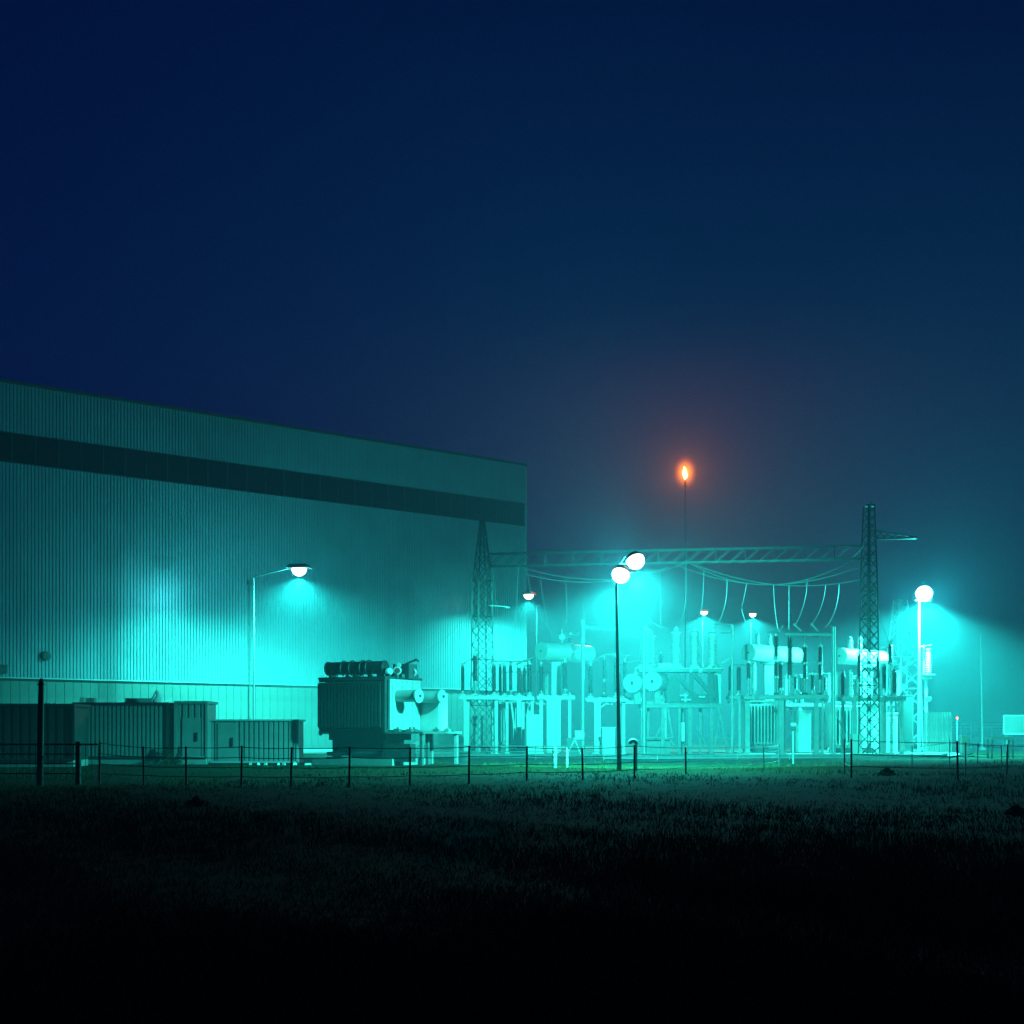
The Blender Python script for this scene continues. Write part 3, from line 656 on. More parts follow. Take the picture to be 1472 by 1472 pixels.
bank('dim back row frame between left tower and left grey tank', 126, (716, 800, 1012), [(722, 4, 0), (756, 4, 0), (790, 4, 0)], [(726, 972, 1002, 3.2, 'wporc'), (750, 970, 1002, 3.2), (786, 972, 1002, 3.2, 'wporc')], GI, bus=[((720, 966), (792, 966), .05)])
bank('dim back row frame behind the big bushings', 128, (886, 962, 1010), [(892, 4, 0), (924, 5, 0), (956, 4, 0)], [(890, 966, 1000, 3.2), (914, 962, 1000, 3.4, 'wporc'), (950, 940, 1000, 3.4)], GI, bus=[((886, 958), (952, 936), .04)])
bank('dim back row frame behind the switch portal', 127, (1112, 1196, 1013), [(1116, 4, 0), (1150, 5, 0), (1192, 4, 0)], [(1130, 976, 1003, 3.2, 'wporc'), (1152, 974, 1003, 3.2), (1192, 972, 1003, 3.2, 'wporc')], GI, bus=[((1128, 970), (1194, 968), .05)])
bank('dim back row frame left of the pale lattice tower', 124, (1222, 1290, 1012), [(1226, 4, 0), (1258, 5, 0), (1286, 4, 0)], [(1228, 976, 1002, 3.2), (1250, 974, 1002, 3.2, 'wporc'), (1292, 968, 1002, 3.2, 'wporc')], GI)
# ------------------------------------------------------------------ yard transformers with grey conservator tanks
def yard_trafo(label, Z, disc, end, rpx, neck, body, fins, tops, group, flat=False):
    base = W((body[0] + body[1]) / 2, 1054, Z); base.z = .12
    t = thing('yard_transformer', label, 'transformer', base, group)
    c0 = W(disc[0], disc[1], Z); r = M_(rpx, Z)
    dirv = Vector((.70, .714, 0)).normalized()
    Lx = M_(end - disc[0], Z); k = Lx / (dirv.x - (disc[0] - 736) / F * dirv.y); 
    m = MB(); m.lathe([(.02, -.02), (r * .93, -.0), (r * 1.0, .05), (r * 1.0, .14), (r * .97, .15), (r * .97, k * .5), (r, k * .5 + .01), (r, k * .5 + .07), (r * .97, k * .5 + .08), (r * .97, k - .18), (r * .85, k - .06), (r * .5, k)], c0, dirv, 24)
    cs = part('conservator', m, 'tank', t, True)
    m = MB(); m.lathe([(r * .12, 0), (r * .1, .06), (.01, .065)], c0 - dirv * .03, -dirv, 10); part('end_hub', m, 'trim', cs)
    m = MB()
    for i in range(10):
        a = i * math.pi / 5; up = Vector((0, 0, 1)); sdv = dirv.cross(up); q = c0 + (sdv * math.cos(a) + up * math.sin(a)) * r * .86
        m.tube(q, q - dirv * .05, .028, n=5)
    part('bolt', m, 'steel', cs)
    x0, x1 = W(body[0], 0, Z + 2).x, W(body[1], 0, Z + 2).x; zt_ = W(0, body[2], Z + 2).z
    m = MB(); m.box(((x0 + x1) / 2, Z + 3, (.12 + zt_) / 2 + .2), (x1 - x0, 2.6, zt_ - .5)); tk = part('tank', m, 'tank', t)
    m = MB(); m.box(((x0 + x1) / 2, Z + 3, .26), (x1 - x0 - .4, 2.2, .32)); part('skid', m, 'dsteel', t)
    m = MB(); m.box(((x0 + x1) / 2, Z + 3, zt_ + .0), (x1 - x0 + .2, 2.8, .12)); part('cover', m, 'tank', tk)
    n0, n1 = W(neck[0], 0, Z + 2.2).x, W(neck[1], 0, Z + 2.2).x; zc_ = W(0, neck[2], Z + 2).z
    m = MB(); m.box(((n0 + n1) / 2, Z + 2.4, (zt_ + zc_) / 2), (n1 - n0, .7, zc_ - zt_), 0, 1.0); m.box(((n0 + n1) / 2, Z + 2.4, zc_ - .1), ((n1 - n0) * 1.6, .9, .25)); part('support', m, 'tank', t)
    fx0, fx1 = W(fins[0], 0, Z + 1.4).x, W(fins[1], 0, Z + 1.4).x; nf_ = fins[2]
    fb_ = MB(); fb_.box((0, 0, 0), (.09, .8, zt_ - 1.1)); fmm = mesh('radiator_fin', fb_, 'tank')
    for i in range(nf_): inst('radiator_fin', fmm, t, (fx0 + (fx1 - fx0) * i / (nf_ - 1), Z + 1.35, zt_ / 2 + .2))
    m = MB(); m.tube((fx0 - .1, Z + 1.3, zt_ - .32), (fx1 + .1, Z + 1.3, zt_ - .32), .09, n=8); m.tube((fx0 - .1, Z + 1.3, .85), (fx1 + .1, Z + 1.3, .85), .09, n=8); part('header_pipe', m, 'tank', t, True)
    for (px, yt, yb, rp, kk) in tops: insulator(t, px, yt, yb, rp, Z + k * dirv.y * (px - disc[0]) / (end - disc[0]), kk, 5)
    return t
GY = 'transformers with grey tanks in the yard'
yard_trafo('yard transformer whose grey tank floats left of the dark pole', 109, (778, 936), 851, 13.5, (793, 806, 948), (706, 782, 1012), (708, 752, 9), [(820, 913, 924, 4, 'porc')], GY)
yard_trafo('yard transformer whose grey tank lies behind the tall dark insulators', 110, (1075.5, 938), 1150, 12.7, (1099, 1112, 950), (1070, 1128, 1008), (1074, 1112, 9), [(1089, 914, 924, 4, 'wporc'), (1107, 916, 926, 3.5, 'wporc')], GY)
yard_trafo('yard transformer whose grey tank lies behind the slim lattice mast', 108, (1207, 943), 1272, 12, (1240, 1254, 955), (1196, 1262, 1010), (1200, 1236, 8), [(1222, 919, 930, 4.2, 'wporc'), (1236, 918, 930, 4, 'wporc')], GY)
# valve cluster on the left tank
q = W(808, 916, 111); m = MB(); m.box(q, (.4, .4, .35)); m.tube(q, q + Vector((0, 0, .6)), .05, n=6); m.path(bez([q, q + Vector((.8, 0, -.1)), W(833, 908, 111)]), .06, 6); m.path(bez([q, q + Vector((-.5, 0, .1)), W(795, 908, 111)]), .05, 6)
m.tube(W(808, 930, 111), q, .05, n=6)
tag(link('relief_valve', mesh('relief_valve', m, 'steel', True), None), 'valve with bent pipes on top of the left grey tank', 'valve')
# louvred cabinets and kiosks in the yard
def kiosk(label, px0, px1, py0, Z, depth=1.0, m_='tank', louv=True, group='control kiosks in the yard'):
    x0, x1 = W(px0, 0, Z).x, W(px1, 0, Z).x; h = W(0, py0, Z).z; t = thing('control_kiosk', label, 'cabinet', ((x0 + x1) / 2, Z, .12), group)
    m = MB(); m.box(((x0 + x1) / 2, Z + depth / 2, (h + .12) / 2 + .03), (x1 - x0, depth, h - .2)); part('body', m, m_, t)
    m = MB(); m.box(((x0 + x1) / 2, Z + depth / 2, h), (x1 - x0 + .14, depth + .14, .08)); part('roof', m, m_, t)
    if louv:
        lm = MB(); lm.box((0, 0, 0), ((x1 - x0) * .8, .05, .07)); lme = mesh('louvre', lm, m_)
        for i in range(int((h - .7) / .2)): inst('louvre', lme, t, ((x0 + x1) / 2, Z - .02, .5 + i * .2))
    return t
kiosk('tall louvred kiosk right of the left lattice tower', 757, 777, 1028, 99, 1.2)
kiosk('pale kiosk below the left grey tank', 786, 806, 1006, 103, 1.2, louv=False)
kiosk('small white topped kiosk left of the dark pole', 866, 884, 1046, 99, .8)
kiosk('pale plain kiosk under the broad insulator frame', 1144, 1166, 1022, 109, 2.0, louv=False)
kiosk('stout kiosk right of the slim lattice mast', 1295, 1313, 1000, 114, 2.0, 'tdark', True)
kiosk('low kiosk beside the foot of the slim lattice mast', 1226, 1240, 1056, 100, .8)
for a in ((1276, 1290, 1025, 111, 'narrow kiosk between slim mast and stout kiosk'), (1104, 1120, 1030, 112, 'dim kiosk behind the boxed stem'), (680, 694, 1030, 112, 'dim kiosk seen through the left lattice tower')):
    kiosk(a[4], a[0], a[1], a[2], a[3], 1.2)
# round louvre tank left (generator set) between the frames
gx = W(825, 0, 97).x; t = thing('generator_set', 'low dark generator with pale hood between the yard columns', 'generator', (gx, 97, .12))
m = MB(); m.box((gx, 97.6, .75), (1.0, 1.4, 1.1)); part('body', m, 'tdark', t)
m = MB(); m.lathe([(.2, 0), (.36, .03), (.36, .62), (.2, .65)], (gx + .02, 97.1, 1.45), (1, .1, 0), 14); part('hood', m, 'white', t, True)
m = MB(); m.bar((gx - .45, 96.85, .2), (gx + .1, 96.85, 1.3), .07); m.bar((gx + .45, 96.85, .2), (gx, 96.85, 1.3), .07); part('stay', m, 'steel', t)
# ------------------------------------------------------------------ portals
def portal(label, Z, posts, bar_, rr=.11, extra=None, m_='steel'):
    t = thing('bus_portal', label, 'portal', W(posts[0][0], 1054, Z).to_2d().to_3d() + Vector((0, 0, .12)), 'pipe portals in the yard')
    for (px, py) in posts:
        a = W(px, py, Z); m = MB(); m.tube((a.x, a.y, .12), a, rr, rr * .9, 10); m.box((a.x, a.y, .15), (.4, .4, .08)); part('post', m, m_, t, True)
    for (pa, pb, r_) in bar_:
        m = MB(); m.tube(W(*pa, Z), W(*pb, Z), r_, n=8); part('rail', m, m_, t, True)
    for e in (extra or ()):
        m = MB(); a, b = W(*e[0], Z - .15), W(*e[1], Z - .15); m.bar(a, b, e[2]); m.box(a, (.16, .16, .16)); part('switch_blade', m, m_, t)
    return t
portal('pale pipe portal left of the dark pole', 100, [(838, 892), (926, 905)], [((838, 901.5), (922, 906.5), .13), ((834, 893), (843, 891), .05)], .15)
portal('switch portal over the tall dark insulators', 102.5, [(1198.5, 901)], [((1128, 911.5), (1200, 912), .12), ((1103, 909), (1118, 909), .05), ((1193, 900), (1199, 900), .05)], .14,
       [((1142, 898), (1152, 907), .09), ((1167, 898), (1176, 907), .09), ((1120, 907), (1126, 899), .06), ((1157, 912), (1157, 928), .03), ((1179, 912), (1179, 930), .03)])
portal('slim post with square bracket right of the big bushings', 101, [(1052.5, 898)], [((1026, 897.5), (1052, 897.5), .05), ((1036, 910), (1052, 910), .05)], .09, [((1038, 953), (1050, 945), .07)])
# ------------------------------------------------------------------ circuit breaker with four big bushings
bZ = 101.0
cb = thing('circuit_breaker', 'big breaker with four pale ribbed bushings on a legged frame', 'circuit breaker', W(980, 1054, bZ).to_2d().to_3d() + Vector((0, 0, .12)))
def lbeam(px0, px1, py, dy, w, h, name='beam', m_='dsteel'):
    m = MB(); a, b = W(px0, py, bZ), W(px1, py, bZ); a.y += dy; b.y += dy; m.ibeam(a, b, w, h); return part(name, m, m_, cb)
lbeam(917, 1038, 964, -.6, .2, .22); lbeam(917, 1036, 964, 1.6, .2, .22); lbeam(921, 1037, 1015, -.6, .2, .24); lbeam(921, 1037, 1015, 1.6, .2, .24)
m = MB(); a, b = W(917, 962, bZ), W(1037, 962, bZ); m.box(((a.x + b.x) / 2, bZ + .5, a.z + .02), (b.x - a.x, 2.6, .06)); part('deck', m, 'tank', cb)
m = MB(); a, b = W(922, 1012, bZ), W(1036, 1012, bZ); m.box(((a.x + b.x) / 2, bZ + .5, a.z), (b.x - a.x, 2.0, .05)); part('deck', m, 'dsteel', cb)
for (px, yt, yb, r_, dy) in ((928, 909, 955, 9.8, -.4), (972, 910, 954, 8.8, 0), (998.5, 911, 956, 7.8, -.2), (1024, 912, 956, 7.4, 0), (935, 915, 955, 8, 1.3)):
    Z = bZ + dy; o = inst('bushing', insul_mesh('wporc', 17), cb, W(px, yb, Z), 0, (M_(r_, Z),) * 2 + (M_(yb - yt, Z),)); h = M_(yb - yt, Z)
    m = MB(); m.lathe([(.98, 0), (1.0, .03), (.55, .14), (.3, .17), (.28, .24), (.42, .25), (.42, .29), (.2, .3), (.15, .4)], (0, 0, 1.0), n=14)
    m.v = [(x, y, 1 + (z - 1) * 1.15 / h) for x, y, z in m.v]; part('cap', m, 'wporc', o, True, local=True)
    m = MB(); m.lathe([(1.25, 0), (1.28, .03), (.95, .17), (.75, .20)], n=16); m.v = [(x, y, (z - .18) * 1.6 / h) for x, y, z in m.v]; part('collar', m, 'wporc', o, True, local=True)
    q = W(px, yb + 5, Z); m = MB(); m.tube((q.x, q.y, W(0, 962, bZ).z), q, M_(r_ * .85, Z), n=12); m.box((q.x + .35, q.y - .3, q.z - .15), (.25, .25, .3)); m.box((q.x - .3, q.y - .35, q.z - .18), (.2, .2, .22)); part('turret', m, 'tank', cb, True)
m = MB(); q = W(955, 957, bZ); m.box((q.x, q.y - .1, q.z), (1.0, .8, .32), 0, .8); part('top_box', m, 'white', cb)
# tanks seen end on
dv = Vector((.42, .9, 0)).normalized()
for (px, py, k) in ((908.5, 982, 2.4), (937.5, 979.5, 2.8)):
    c0 = W(px, py, bZ - 1.4); r = M_(14.2, bZ - 1.4)
    m = MB(); m.lathe([(.02, -.01), (r * .95, 0), (r, .05), (r, .13), (r * .95, .14), (r * .95, k - .3), (r * .7, k)], c0, dv, 28); q = part('arc_tank', m, 'tank', cb, True)
    m = MB(); m.box(c0 - dv * .04, (.14, .1, .22), .3); m.tube(c0 - Vector((0, .04, .0)), c0 - Vector((0, .05, r + .45)), .02, n=5); part('latch', m, 'trim', q)
    m = MB(); z0_ = W(0, 1012, bZ).z; e = c0 + dv * 1.0; m.box((e.x, e.y, (z0_ + e.z - r * .8) / 2), (.4, .5, e.z - r * .8 - z0_)); part('saddle', m, 'dsteel', q)
# dark body with gussets between the beams
def bbar(pa, pb, w, dy=-.3, name='gusset', m_='tdark'):
    m = MB(); a, b = W(*pa, bZ), W(*pb, bZ); a.y += dy; b.y += dy; m.bar(a, b, w, w * .7); return part(name, m, m_, cb)
m = MB(); a, b = W(958, 970, bZ), W(977, 1010, bZ); m.box(((a.x + b.x) / 2, bZ + .6, (a.z + b.z) / 2), (b.x - a.x, 1.6, a.z - b.z)); part('mechanism_box', m, 'tdark', cb)
m = MB(); a, b = W(1028, 966, bZ), W(1037, 1012, bZ); m.box(((a.x + b.x) / 2, bZ + .9, (a.z + b.z) / 2), (b.x - a.x, 1.4, a.z - b.z)); part('side_panel', m, 'tank', cb)
m = MB(); a, b = W(974, 998, bZ), W(1020, 1011, bZ); m.box(((a.x + b.x) / 2, bZ + .3, (a.z + b.z) / 2), (b.x - a.x, .9, a.z - b.z)); part('drive_housing', m, 'tdark', cb)
for pa, pb, w in (((972, 970), (1000, 1003), .42), ((997, 970), (1026, 1003), .42), ((993.5, 968), (993.5, 1011), .26), ((1020, 968), (1020, 1011), .34), ((1027, 970), (1029, 1011), .22), ((960, 1011), (972, 970), .3)): bbar(pa, pb, w)
for pa, pb, w in (((976, 1000), (988, 1000), .16), ((978, 1006), (992, 1006), .16), ((1003, 1002), (1012, 1002), .16), ((984, 996), (984, 1010), .12)): bbar(pa, pb, w, -.55, 'drive_rod', 'steel')
for px, w, dy in ((926, 3, -.6), (933, 5, 1.2), (951.5, 5.5, -.6), (975, 4, -.6), (990, 5.5, -.6), (1020.5, 5.5, -.6), (984, 4, 1.4), (1010, 4, 1.4)):
    m = MB(); a = W(px, 1018, bZ); hw = M_(w, bZ); m.box((a.x, bZ + dy, (a.z + .12) / 2), (hw, hw, a.z - .12)); m.box((a.x, bZ + dy, .16), (hw * 1.8, hw * 1.8, .08)); part('leg', m, 'dsteel', cb)
for pa, pb, w in (((1031, 1018), (1045, 1086), .2), ((1034, 1018), (1025, 1072), .12), ((927, 1018), (920.5, 1086), .16), ((940, 1060), (956, 1032), .13), ((958, 1018), (965, 1060), .12), ((921, 1060), (966, 1060), .11), ((962, 1064), (977, 1084), .16), ((999, 1044), (1017, 1079), .12), ((1024, 1061), (1041, 1061), .09), ((1026, 1065), (1042, 1065), .09)):
    bbar(pa, pb, w, -.75, 'brace', 'dsteel')
m = MB(); a = W(981, 1052, bZ); m.box((a.x, bZ + .5, a.z), (.36, .4, 1.3)); part('meter_box', m, 'white', cb)
m = MB(); a, b = W(926, 1062, bZ), W(964, 1084, bZ); m.box(((a.x + b.x) / 2, bZ + .9, (a.z + b.z) / 2), (b.x - a.x, 1.2, a.z - b.z)); part('cubicle', m, 'dsteel', cb)
m = MB()
for i in range(26):
    q = W(random.uniform(926, 1034), random.choice((957, 959, 960)), bZ + random.uniform(-.4, 1.2)); s_ = random.uniform(.1, .24); m.box(q, (s_, s_, s_), random.random())
part('fitting', m, 'steel', cb)
# ------------------------------------------------------------------ gravel heap left of the tower
hc = W(640, 1054, 118); m = MB(); n_, k_ = 22, 7; random.seed(3)
m.v = [(hc.x, hc.y, 2.15)]
for j in range(1, k_ + 1):
    for i in range(n_):
        a = 2 * math.pi * i / n_; f = j / k_; m.v.append((hc.x + 4.4 * f * math.cos(a) + random.uniform(-.1, .1), hc.y + 3 * f * math.sin(a), 2.1 * (1 - f) ** 1.1 + random.uniform(-.06, .06) + .02))
m.f = [(0, 1 + i, 1 + (i + 1) % n_) for i in range(n_)] + [(1 + (j - 1) * n_ + i, 1 + j * n_ + i, 1 + j * n_ + (i + 1) % n_, 1 + (j - 1) * n_ + (i + 1) % n_) for j in range(1, k_) for i in range(n_)]
tag(link('gravel_heap', mesh('gravel_heap', m, 'gravel', True), None), 'pale gravel heap between the big transformer and left tower', 'heap')
# ================================================================== railings, fences, posts
def fence(name, label, cat, posts, wires, pr, m_='pole', group=None, wr=.012, wm='dsteel', sg=.02):
    "posts: (px, top row, base row); every post its own part, every wire span its own part"
    P_ = []
    for px, yt, yb in posts:
        Z = CAMZ * F / (yb - HOR); a = W(px, yb, Z)
        for _ in range(6):
            Z = (CAMZ - hgt(a.x, a.y)) * F / (yb - HOR); a = W(px, yb, Z)
        P_.append((a, M_(yb - yt, Z)))
    t = thing(name, label, cat, P_[0][0], group)
    for a, h in P_:
        m = MB(); lean = Vector((random.uniform(-.03, .03), random.uniform(-.03, .03), 0)); m.tube(a - Vector((0, 0, .2)), a + lean + Vector((0, 0, h)), pr, pr * .92, 7); part('post', m, m_, t, True)
    for (a, h), (b, g_) in zip(P_[:-1], P_[1:]):
        for f in wires:
            m = MB(); m.path(sag(a + Vector((0, -pr, h * f)), b + Vector((0, -pr, g_ * f)), sg, 5), wr, 4); part('wire', m, wm, t)
    return t
fence('wire_fence', 'low dark wire fence along the field before cabins and yard', 'fence',
      [(143, 1066, 1127), (207, 1073, 1128), (268, 1073, 1130), (347, 1072, 1131), (418, 1074, 1131), (502, 1073, 1131), (589, 1074, 1129), (674, 1072, 1127), (757, 1073, 1122), (838, 1075, 1121), (912, 1071, 1118), (986, 1074, 1113), (1098, 1072, 1106), (1120, 1070, 1101)], (.97, .72, .48, .25), .035)
fence('wire_fence', 'dark wire fence posts at the right edge of the field', 'fence', [(1214, 1063, 1112), (1224, 1062, 1118), (1377, 1065, 1121), (1447, 1070, 1114), (1530, 1070, 1112)], (.95, .6, .3), .034)
fence('wire_fence', 'fainter second row of thin posts at right of the yard', 'fence', [(1311, 1071, 1103), (1365, 1063, 1104), (1388, 1066, 1112), (1405, 1068, 1100), (1440, 1072, 1098)], (.9, .5), .028, 'dsteel')
p = W(757, 1054, 62)
for px, yt, yb in ((582, 1083, 1110), (743, 1084, 1112), (1161, 1068, 1100)): pass
# field gate and thick post at far left
def zrow(yb, x=0): return CAMZ * F / (yb - HOR)
Zg = 46.0
ga = W(112, 1054, Zg); gt = thing('field_gate', 'dark field gate frame at the left edge', 'gate', (ga.x, Zg, hgt(ga.x, Zg)))
for px, w in ((-40, .06), (112.5, .15)):
    a = W(px, 1066, Zg); m = MB(); m.tube((a.x, Zg, -.2), a, w * .62, n=8); part('post', m, 'pole', gt, True)
for py in (1070, 1084, 1098, 1112):
    m = MB(); m.tube(W(-40, py, Zg), W(112, py, Zg), .022 if py > 1071 else .03, n=6); part('rail', m, 'pole', gt, True)
m = MB(); m.tube(W(114, 1070, Zg), W(142, 1070, Zg), .03, n=6); part('rail', m, 'pole', gt, True)
pm = MB()
for px in range(-30, 142, 9): pm.tube(W(px, 1070, Zg), W(px, 1122, Zg), .008, n=4)
part('gate_mesh', pm, 'pole', gt)
Zp = 45.0; a = W(59.5, 978, Zp); b = W(57, 1127, Zp); 
tp_ = thing('timber_post', 'tall thick black post at far left before the dark cabin', 'post', b)
m = MB(); m.path([b - Vector((0, 0, .3)), b.lerp(a, .5), a], [.105, .098, .085], 10); part('shaft', m, 'pole', tp_, True)
m = MB(); m.box(a - Vector((0, 0, .12)), (.2, .2, .05)); m.tube(a, a + Vector((0, 0, .06)), .05, n=6); part('collar', m, 'pole', tp_)
# pale guard rail along the yard front
def rail(label, pts, hs, Zs, m_='steel', r=.04, posts=1.0):
    Q = [W(px, 1054, Z) for px, Z in zip(pts, Zs)]
    t = thing('guard_rail', label, 'railing', (Q[0].x, Q[0].y, 0), 'guard rails along the yard front')
    for a, b in zip(Q[:-1], Q[1:]):
        for h in hs:
            m = MB(); m.tube((a.x, a.y, h), (b.x, b.y, h), r, n=6); part('rail', m, m_, t, True)
        n_ = max(1, int((b - a).length / 2.6))
        for i in range(n_):
            q = a.lerp(b, i / n_); m = MB(); m.tube((q.x, q.y, 0), (q.x, q.y, hs[0]), r * .9, n=6); part('post', m, m_, t, True)
    return t
rail('dim guard rail from big transformer to the dark pole', (600, 675, 770, 868), (.80, .45), (92, 91, 90.5, 90), 'dsteel', .032)
rail('bright guard rail before the breaker and right frames', (868, 945, 1060, 1135, 1215, 1330, 1400), (.32, -.05 + .18), (86, 86, 87, 88, 89, 91, 93), 'steel', .022)
# far fence on the right with tall thin pole
Zf = 150.0
ff = thing('mesh_fence', 'faint pale fence far behind at right of the yard', 'fence', W(1368, 1054, Zf).to_2d().to_3d(), None)
for px in (1368, 1382, 1396, 1410, 1426, 1442, 1458, 1474, 1490, 1510):
    a = W(px, 1038, Zf); m = MB(); m.tube((a.x, a.y, 0), a, .05, n=6); part('post', m, 'steel', ff, True)
for py in (1038.5, 1043, 1047, 1060, 1068):
    m = MB(); m.tube(W(1366, py, Zf), W(1516, py, Zf), .035, n=5); part('rail', m, 'steel', ff, True)
p = W(1410, 912, 140); lp = thing('slim_mast', 'thin pale mast rising alone at far right', 'mast', (p.x + .1, p.y, 0))
m = MB(); m.tube((p.x + .15, p.y, 0), p, .09, .05, 8); part('shaft', m, 'steel', lp, True); m = MB(); m.box((p.x + .15, p.y, .1), (.5, .5, .25)); part('footing', m, 'conc', lp)
# framed board at right edge
Zs = 132; a, b = W(1443, 1055, Zs), W(1500, 1028.5, Zs)
sb = thing('framed_board', 'pale framed rectangular board at the right edge', 'board', (a.x, Zs, 0))
m = MB(); m.box(((a.x + b.x) / 2, Zs + .05, (a.z + b.z) / 2), (b.x - a.x, .06, b.z - a.z)); part('panel', m, 'cabin', sb)
for p0, p1 in (((a.x, a.z), (a.x, b.z)), ((b.x, a.z), (b.x, b.z)), ((a.x, b.z), (b.x, b.z)), ((a.x, a.z), (b.x, a.z))):
    m = MB(); m.bar((p0[0], Zs, p0[1]), (p1[0], Zs, p1[1]), .11); part('frame_bar', m, 'white', sb)
for x in (a.x + .3, b.x - .3): 
    m = MB(); m.bar((x, Zs + .1, 0), (x, Zs + .1, a.z), .1); part('leg', m, 'steel', sb)
# trestle in front of it
Zt = 92; t = thing('steel_trestle', 'low steel trestle frame below the framed board', 'trestle', W(1427, 1054, Zt).to_2d().to_3d())
for px in (1426, 1456):
    q = W(px, 1063, Zt)
    for dy in (0, .8):
        m = MB(); m.bar((q.x, Zt + dy, 0), (q.x, Zt + dy, q.z), .09); part('leg', m, 'dsteel', t)
for py in (1060, 1062.5):
    m = MB(); m.bar(W(1425, py, Zt), W(1457, py, Zt), .09); part('top_rail', m, 'steel', t)
m = MB(); m.bar(W(1425, 1061, Zt) + Vector((0, .8, 0)), W(1457, 1061, Zt) + Vector((0, .8, 0)), .09); part('top_rail', m, 'steel', t)
q = W(1386, 1058, 100); m = MB(); m.box((q.x, 100, q.z / 2), (.45, .5, q.z), 0, .9); m.box((q.x, 100, q.z), (.6, .6, .06))
tag(link('concrete_stub', mesh('concrete_stub', m, 'conc'), None), 'small pale concrete stub left of the trestle', 'stub')
# red signal lamp
q = W(1376, 1034, 120); t = thing('signal_lamp', 'tiny red signal lamp on a thin post at right', 'signal lamp', (q.x, q.y, 0))
m = MB(); m.tube((q.x, q.y, 0), q, .04, n=6); part('post', m, 'steel', t, True)
m = MB(); m.lathe([(.07, 0), (.1, .05), (.1, .16), (.04, .22)], q, (0, 0, 1), 10); part('lens', m, emat('red_lens', (1, .12, .12), 4), t, True)
# radiator screen at right end of the yard
t = thing('slatted_screen', 'slatted upright screen right of the floodlight mast', 'screen', W(1330, 1054, 108).to_2d().to_3d() + Vector((0, 0, .0)))
sm_ = MB(); hh = W(0, 1024, 108).z; sm_.box((0, 0, 0), (.14, .1, hh - .2)); sme = mesh('slat', sm_, 'steel')
for i in range(11): inst('slat', sme, t, (W(1330 + i * 3.7, 0, 108).x, 108 + .02 * (i % 2), hh / 2 + .1))
m = MB(); m.bar(W(1328, 1025, 108) + Vector((0, .1, 0)), W(1369, 1025, 108) + Vector((0, .1, 0)), .09); m.bar(W(1328, 1070, 108) + Vector((0, .1, 0)), W(1369, 1070, 108) + Vector((0, .1, 0)), .09); part('rail', m, 'steel', t)
# camera box on bracket
q = W(1334, 1005, 109); t = thing('equipment_box', 'bright little box on a bracket at the floodlight mast', 'box', (q.x, q.y, q.z))
m = MB(); m.box(q, (.42, .3, .36)); m.box(q + Vector((0, -.16, .1)), (.5, .1, .06)); part('body', m, 'white', t)
m = MB(); m.bar(q - Vector((0, 0, .18)), W(1327, 1020, 109.6), .07); part('bracket', m, 'steel', t)
# boxed stem, short bollards, vent pipe, meter box in front of the yard
Zb = 76; q = W(1140.5, 1047, Zb); t = thing('boxed_stem', 'thin post carrying a small dark box before the yard', 'post', (q.x, Zb, 0))
m = MB(); m.tube((q.x, Zb, -.05), (q.x, Zb, q.z), .06, n=8); part('post', m, 'dsteel', t, True)
m = MB(); m.box(q, (.26, .2, .22)); bx_ = part('box', m, 'tdark', t); m = MB(); m.box(q + Vector((0, 0, .2)), (.24, .18, .16)); part('lid', m, 'steel', bx_)
for px, yt, yb, r_, lb in ((797.5, 1074, 1104, .10, 'stout pale bollard before the left grey tank'), (815, 1076, 1103, .055, 'thin pale bollard beside the stout one')):
    Z = zrow(yb); q = W(px, yt, Z); m = MB(); m.lathe([(r_, -.1), (r_, q.z - .05), (r_ * .8, q.z), (.02, q.z + .02)], (q.x, Z, hgt(q.x, Z)), (0, 0, 1), 10)
    m.lathe([(r_ * 1.06, q.z * .75), (r_ * 1.08, q.z * .76), (r_ * 1.08, q.z * .84), (r_ * 1.06, q.z * .85)], (q.x, Z, hgt(q.x, Z)), (0, 0, 1), 10)
    tag(link('bollard', mesh('bollard', m, 'conc', True), None), lb, 'bollard', 'pale bollards before the yard')
Zv = 62; t0 = W(915, 1110, Zv); m = MB(); c = W(910, 1069, Zv)
m.path([(c.x + .14, Zv, -.1), (c.x + .14, Zv, c.z - .05)] + [(c.x + .14 * math.cos(a), Zv - .02, c.z + .14 * math.sin(a)) for a in [i * math.pi / 7 for i in range(8)]], [.045] * 2 + [.09] * 8, 10)
tag(link('vent_pipe', mesh('vent_pipe', m, 'steel', True), None), 'hooked vent pipe right of the dark pole', 'pipe')
Zm = 73; q = W(668, 1083, Zm); m = MB(); m.box((q.x, Zm, q.z / 2), (.52, .4, q.z + .1)); m.box((q.x, Zm, q.z + .05), (.6, .48, .06)); m.box((q.x + .05, Zm - .21, q.z * .55), (.36, .03, q.z * .6))
tag(link('meter_box', mesh('meter_box', m, 'cabind'), None), 'low dark meter box in the grass before the left tower', 'box')
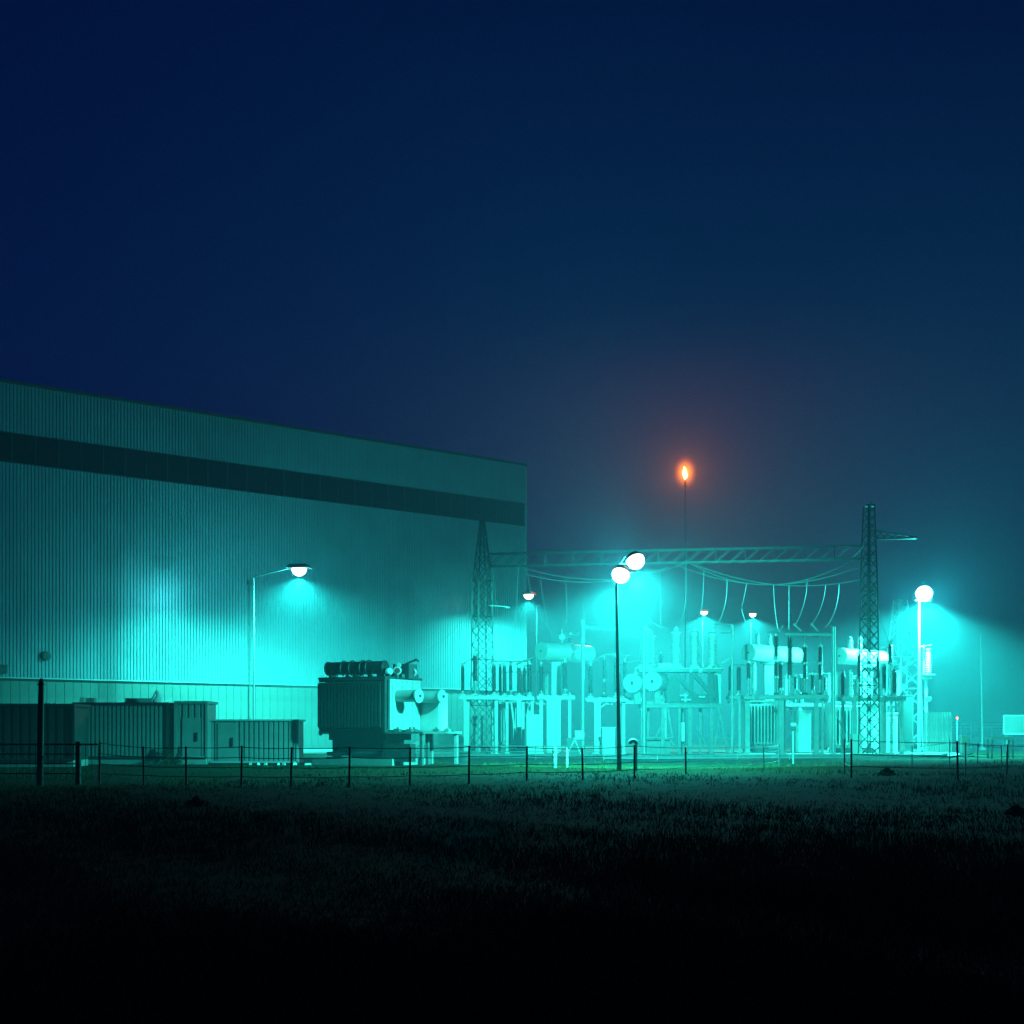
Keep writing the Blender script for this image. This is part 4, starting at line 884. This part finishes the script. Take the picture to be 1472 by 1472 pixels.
# ================================================================== weeds and grass
def bush(label, px, yb, w, h, Z=None, n=420, seed=1):
    rnd = random.Random(seed); Z = Z or zrow(yb); q = W(px, yb, Z); q.z = hgt(q.x, q.y)
    t = thing('weed_bush', label, 'bush', q, 'dark weed bushes')
    m = MB()
    for i in range(9):
        a = rnd.uniform(0, 6.28); l = rnd.uniform(.5, 1); m.path([q - Vector((0, 0, .05)), q + Vector((math.cos(a) * w * .2 * l, math.sin(a) * w * .2 * l, h * .5 * l)), q + Vector((math.cos(a) * w * .42 * l, math.sin(a) * w * .4 * l, h * .9 * l))], [.02, .014, .006], 4)
    part('stem', m, 'bark', t)
    m = MB()
    for i in range(n):
        a = rnd.uniform(0, 6.28); rr = rnd.random() ** .5; zz = rnd.random(); k = (1.05 - zz) * rnd.uniform(.55, 1.15)
        c = q + Vector((math.cos(a) * rr * w * .5 * k, math.sin(a) * rr * w * .5 * k, zz * h + .02)); s_ = rnd.uniform(.03, .075)
        d1 = Vector((rnd.gauss(0, 1), rnd.gauss(0, 1), rnd.gauss(0, .8))).normalized() * s_; d2 = Vector((rnd.gauss(0, 1), rnd.gauss(0, 1), rnd.gauss(0, .8))).normalized() * s_ * .5
        m.add([c - d1, c + d2, c + d1, c - d2], [(0, 1, 2, 3)])
    part('crown', m, 'leaf', t)
bush('dark bush at the foot of the gap between cabins', 240, 1098, 1.1, 1.0, 74.6, 700, 1)
bush('small weed beside the narrow pale cabin', 257, 1099, .5, .9, 74.8, 260, 2)
bush('dark lone weed clump in the field at left', 282, 1158, .7, .17, None, 200, 3)
bush('dark weed clump in the grass right of centre', 1275, 1117, 1.1, .26, None, 320, 4)
bush('ragged weed clump at the far right of the field', 1462, 1170, .8, .16, None, 220, 5)
random.seed(11)
def grass(n, y0, y1, hmin, hmax, wd, clump):
    m = MB(); i = 0
    while i < n:
        u = random.random(); y = 1 / (1 / y0 + u * (1 / y1 - 1 / y0)) if y0 > 0 else y0
        x = random.uniform(-.40, .40) * y
        if y > 88: continue
        dn_ = math.sin(x * .55 + 1.3 * math.sin(y * .21)) + math.sin(y * .37 + .4 * x) + .6 * math.sin(x * 1.9 + y * 1.1)
        if dn_ + random.gauss(0, 1.2) < -1.6: i += .2; continue
        for k in range(clump):
            bx = x + random.gauss(0, .09); by = y + random.gauss(0, .09); h = random.uniform(hmin, hmax) * (.75 + .25 * max(-1, min(1.4, dn_)))
            a = random.uniform(0, 6.28); w = wd * (1 + y / 30); z = hgt(bx, by) - .02; lx, ly = random.gauss(0, .35) * h, random.gauss(0, .35) * h
            ca, sa = math.cos(a) * w, math.sin(a) * w; o = len(m.v)
            m.v += [(bx - ca, by - sa, z), (bx + ca, by + sa, z), (bx + lx, by + ly, z + h)]; m.f.append((o, o + 1, o + 2)); i += 1
    return m
gm = grass(200000, 7, 90, .05, .20, .005, 4)
go = link('field_grass', mesh('field_grass', gm, 'grass'), None); go['kind'] = 'stuff'; go['label'] = 'rough dark grass of the field in the foreground'; go['category'] = 'grass'
# ================================================================== haze
hm = bpy.data.materials.new('haze_air'); hm.use_nodes = True; nt = hm.node_tree; nt.nodes.clear()
pv = nt.nodes.new('ShaderNodeVolumePrincipled'); pv.inputs['Density'].default_value = HAZE
pv.inputs['Color'].default_value = (0.42, 0.82, 1.0, 1); pv.inputs['Anisotropy'].default_value = 0.0
ou = nt.nodes.new('ShaderNodeOutputMaterial'); nt.links.new(pv.outputs[0], ou.inputs['Volume'])
hb = MB(); hb.box((0, 820, 24), (2440, 1780, 52)); ho = link('haze', mesh('haze', hb, hm), None); ho['kind'] = 'stuff'; ho['label'] = 'thin cyan lit fog filling the air'; ho['category'] = 'haze'
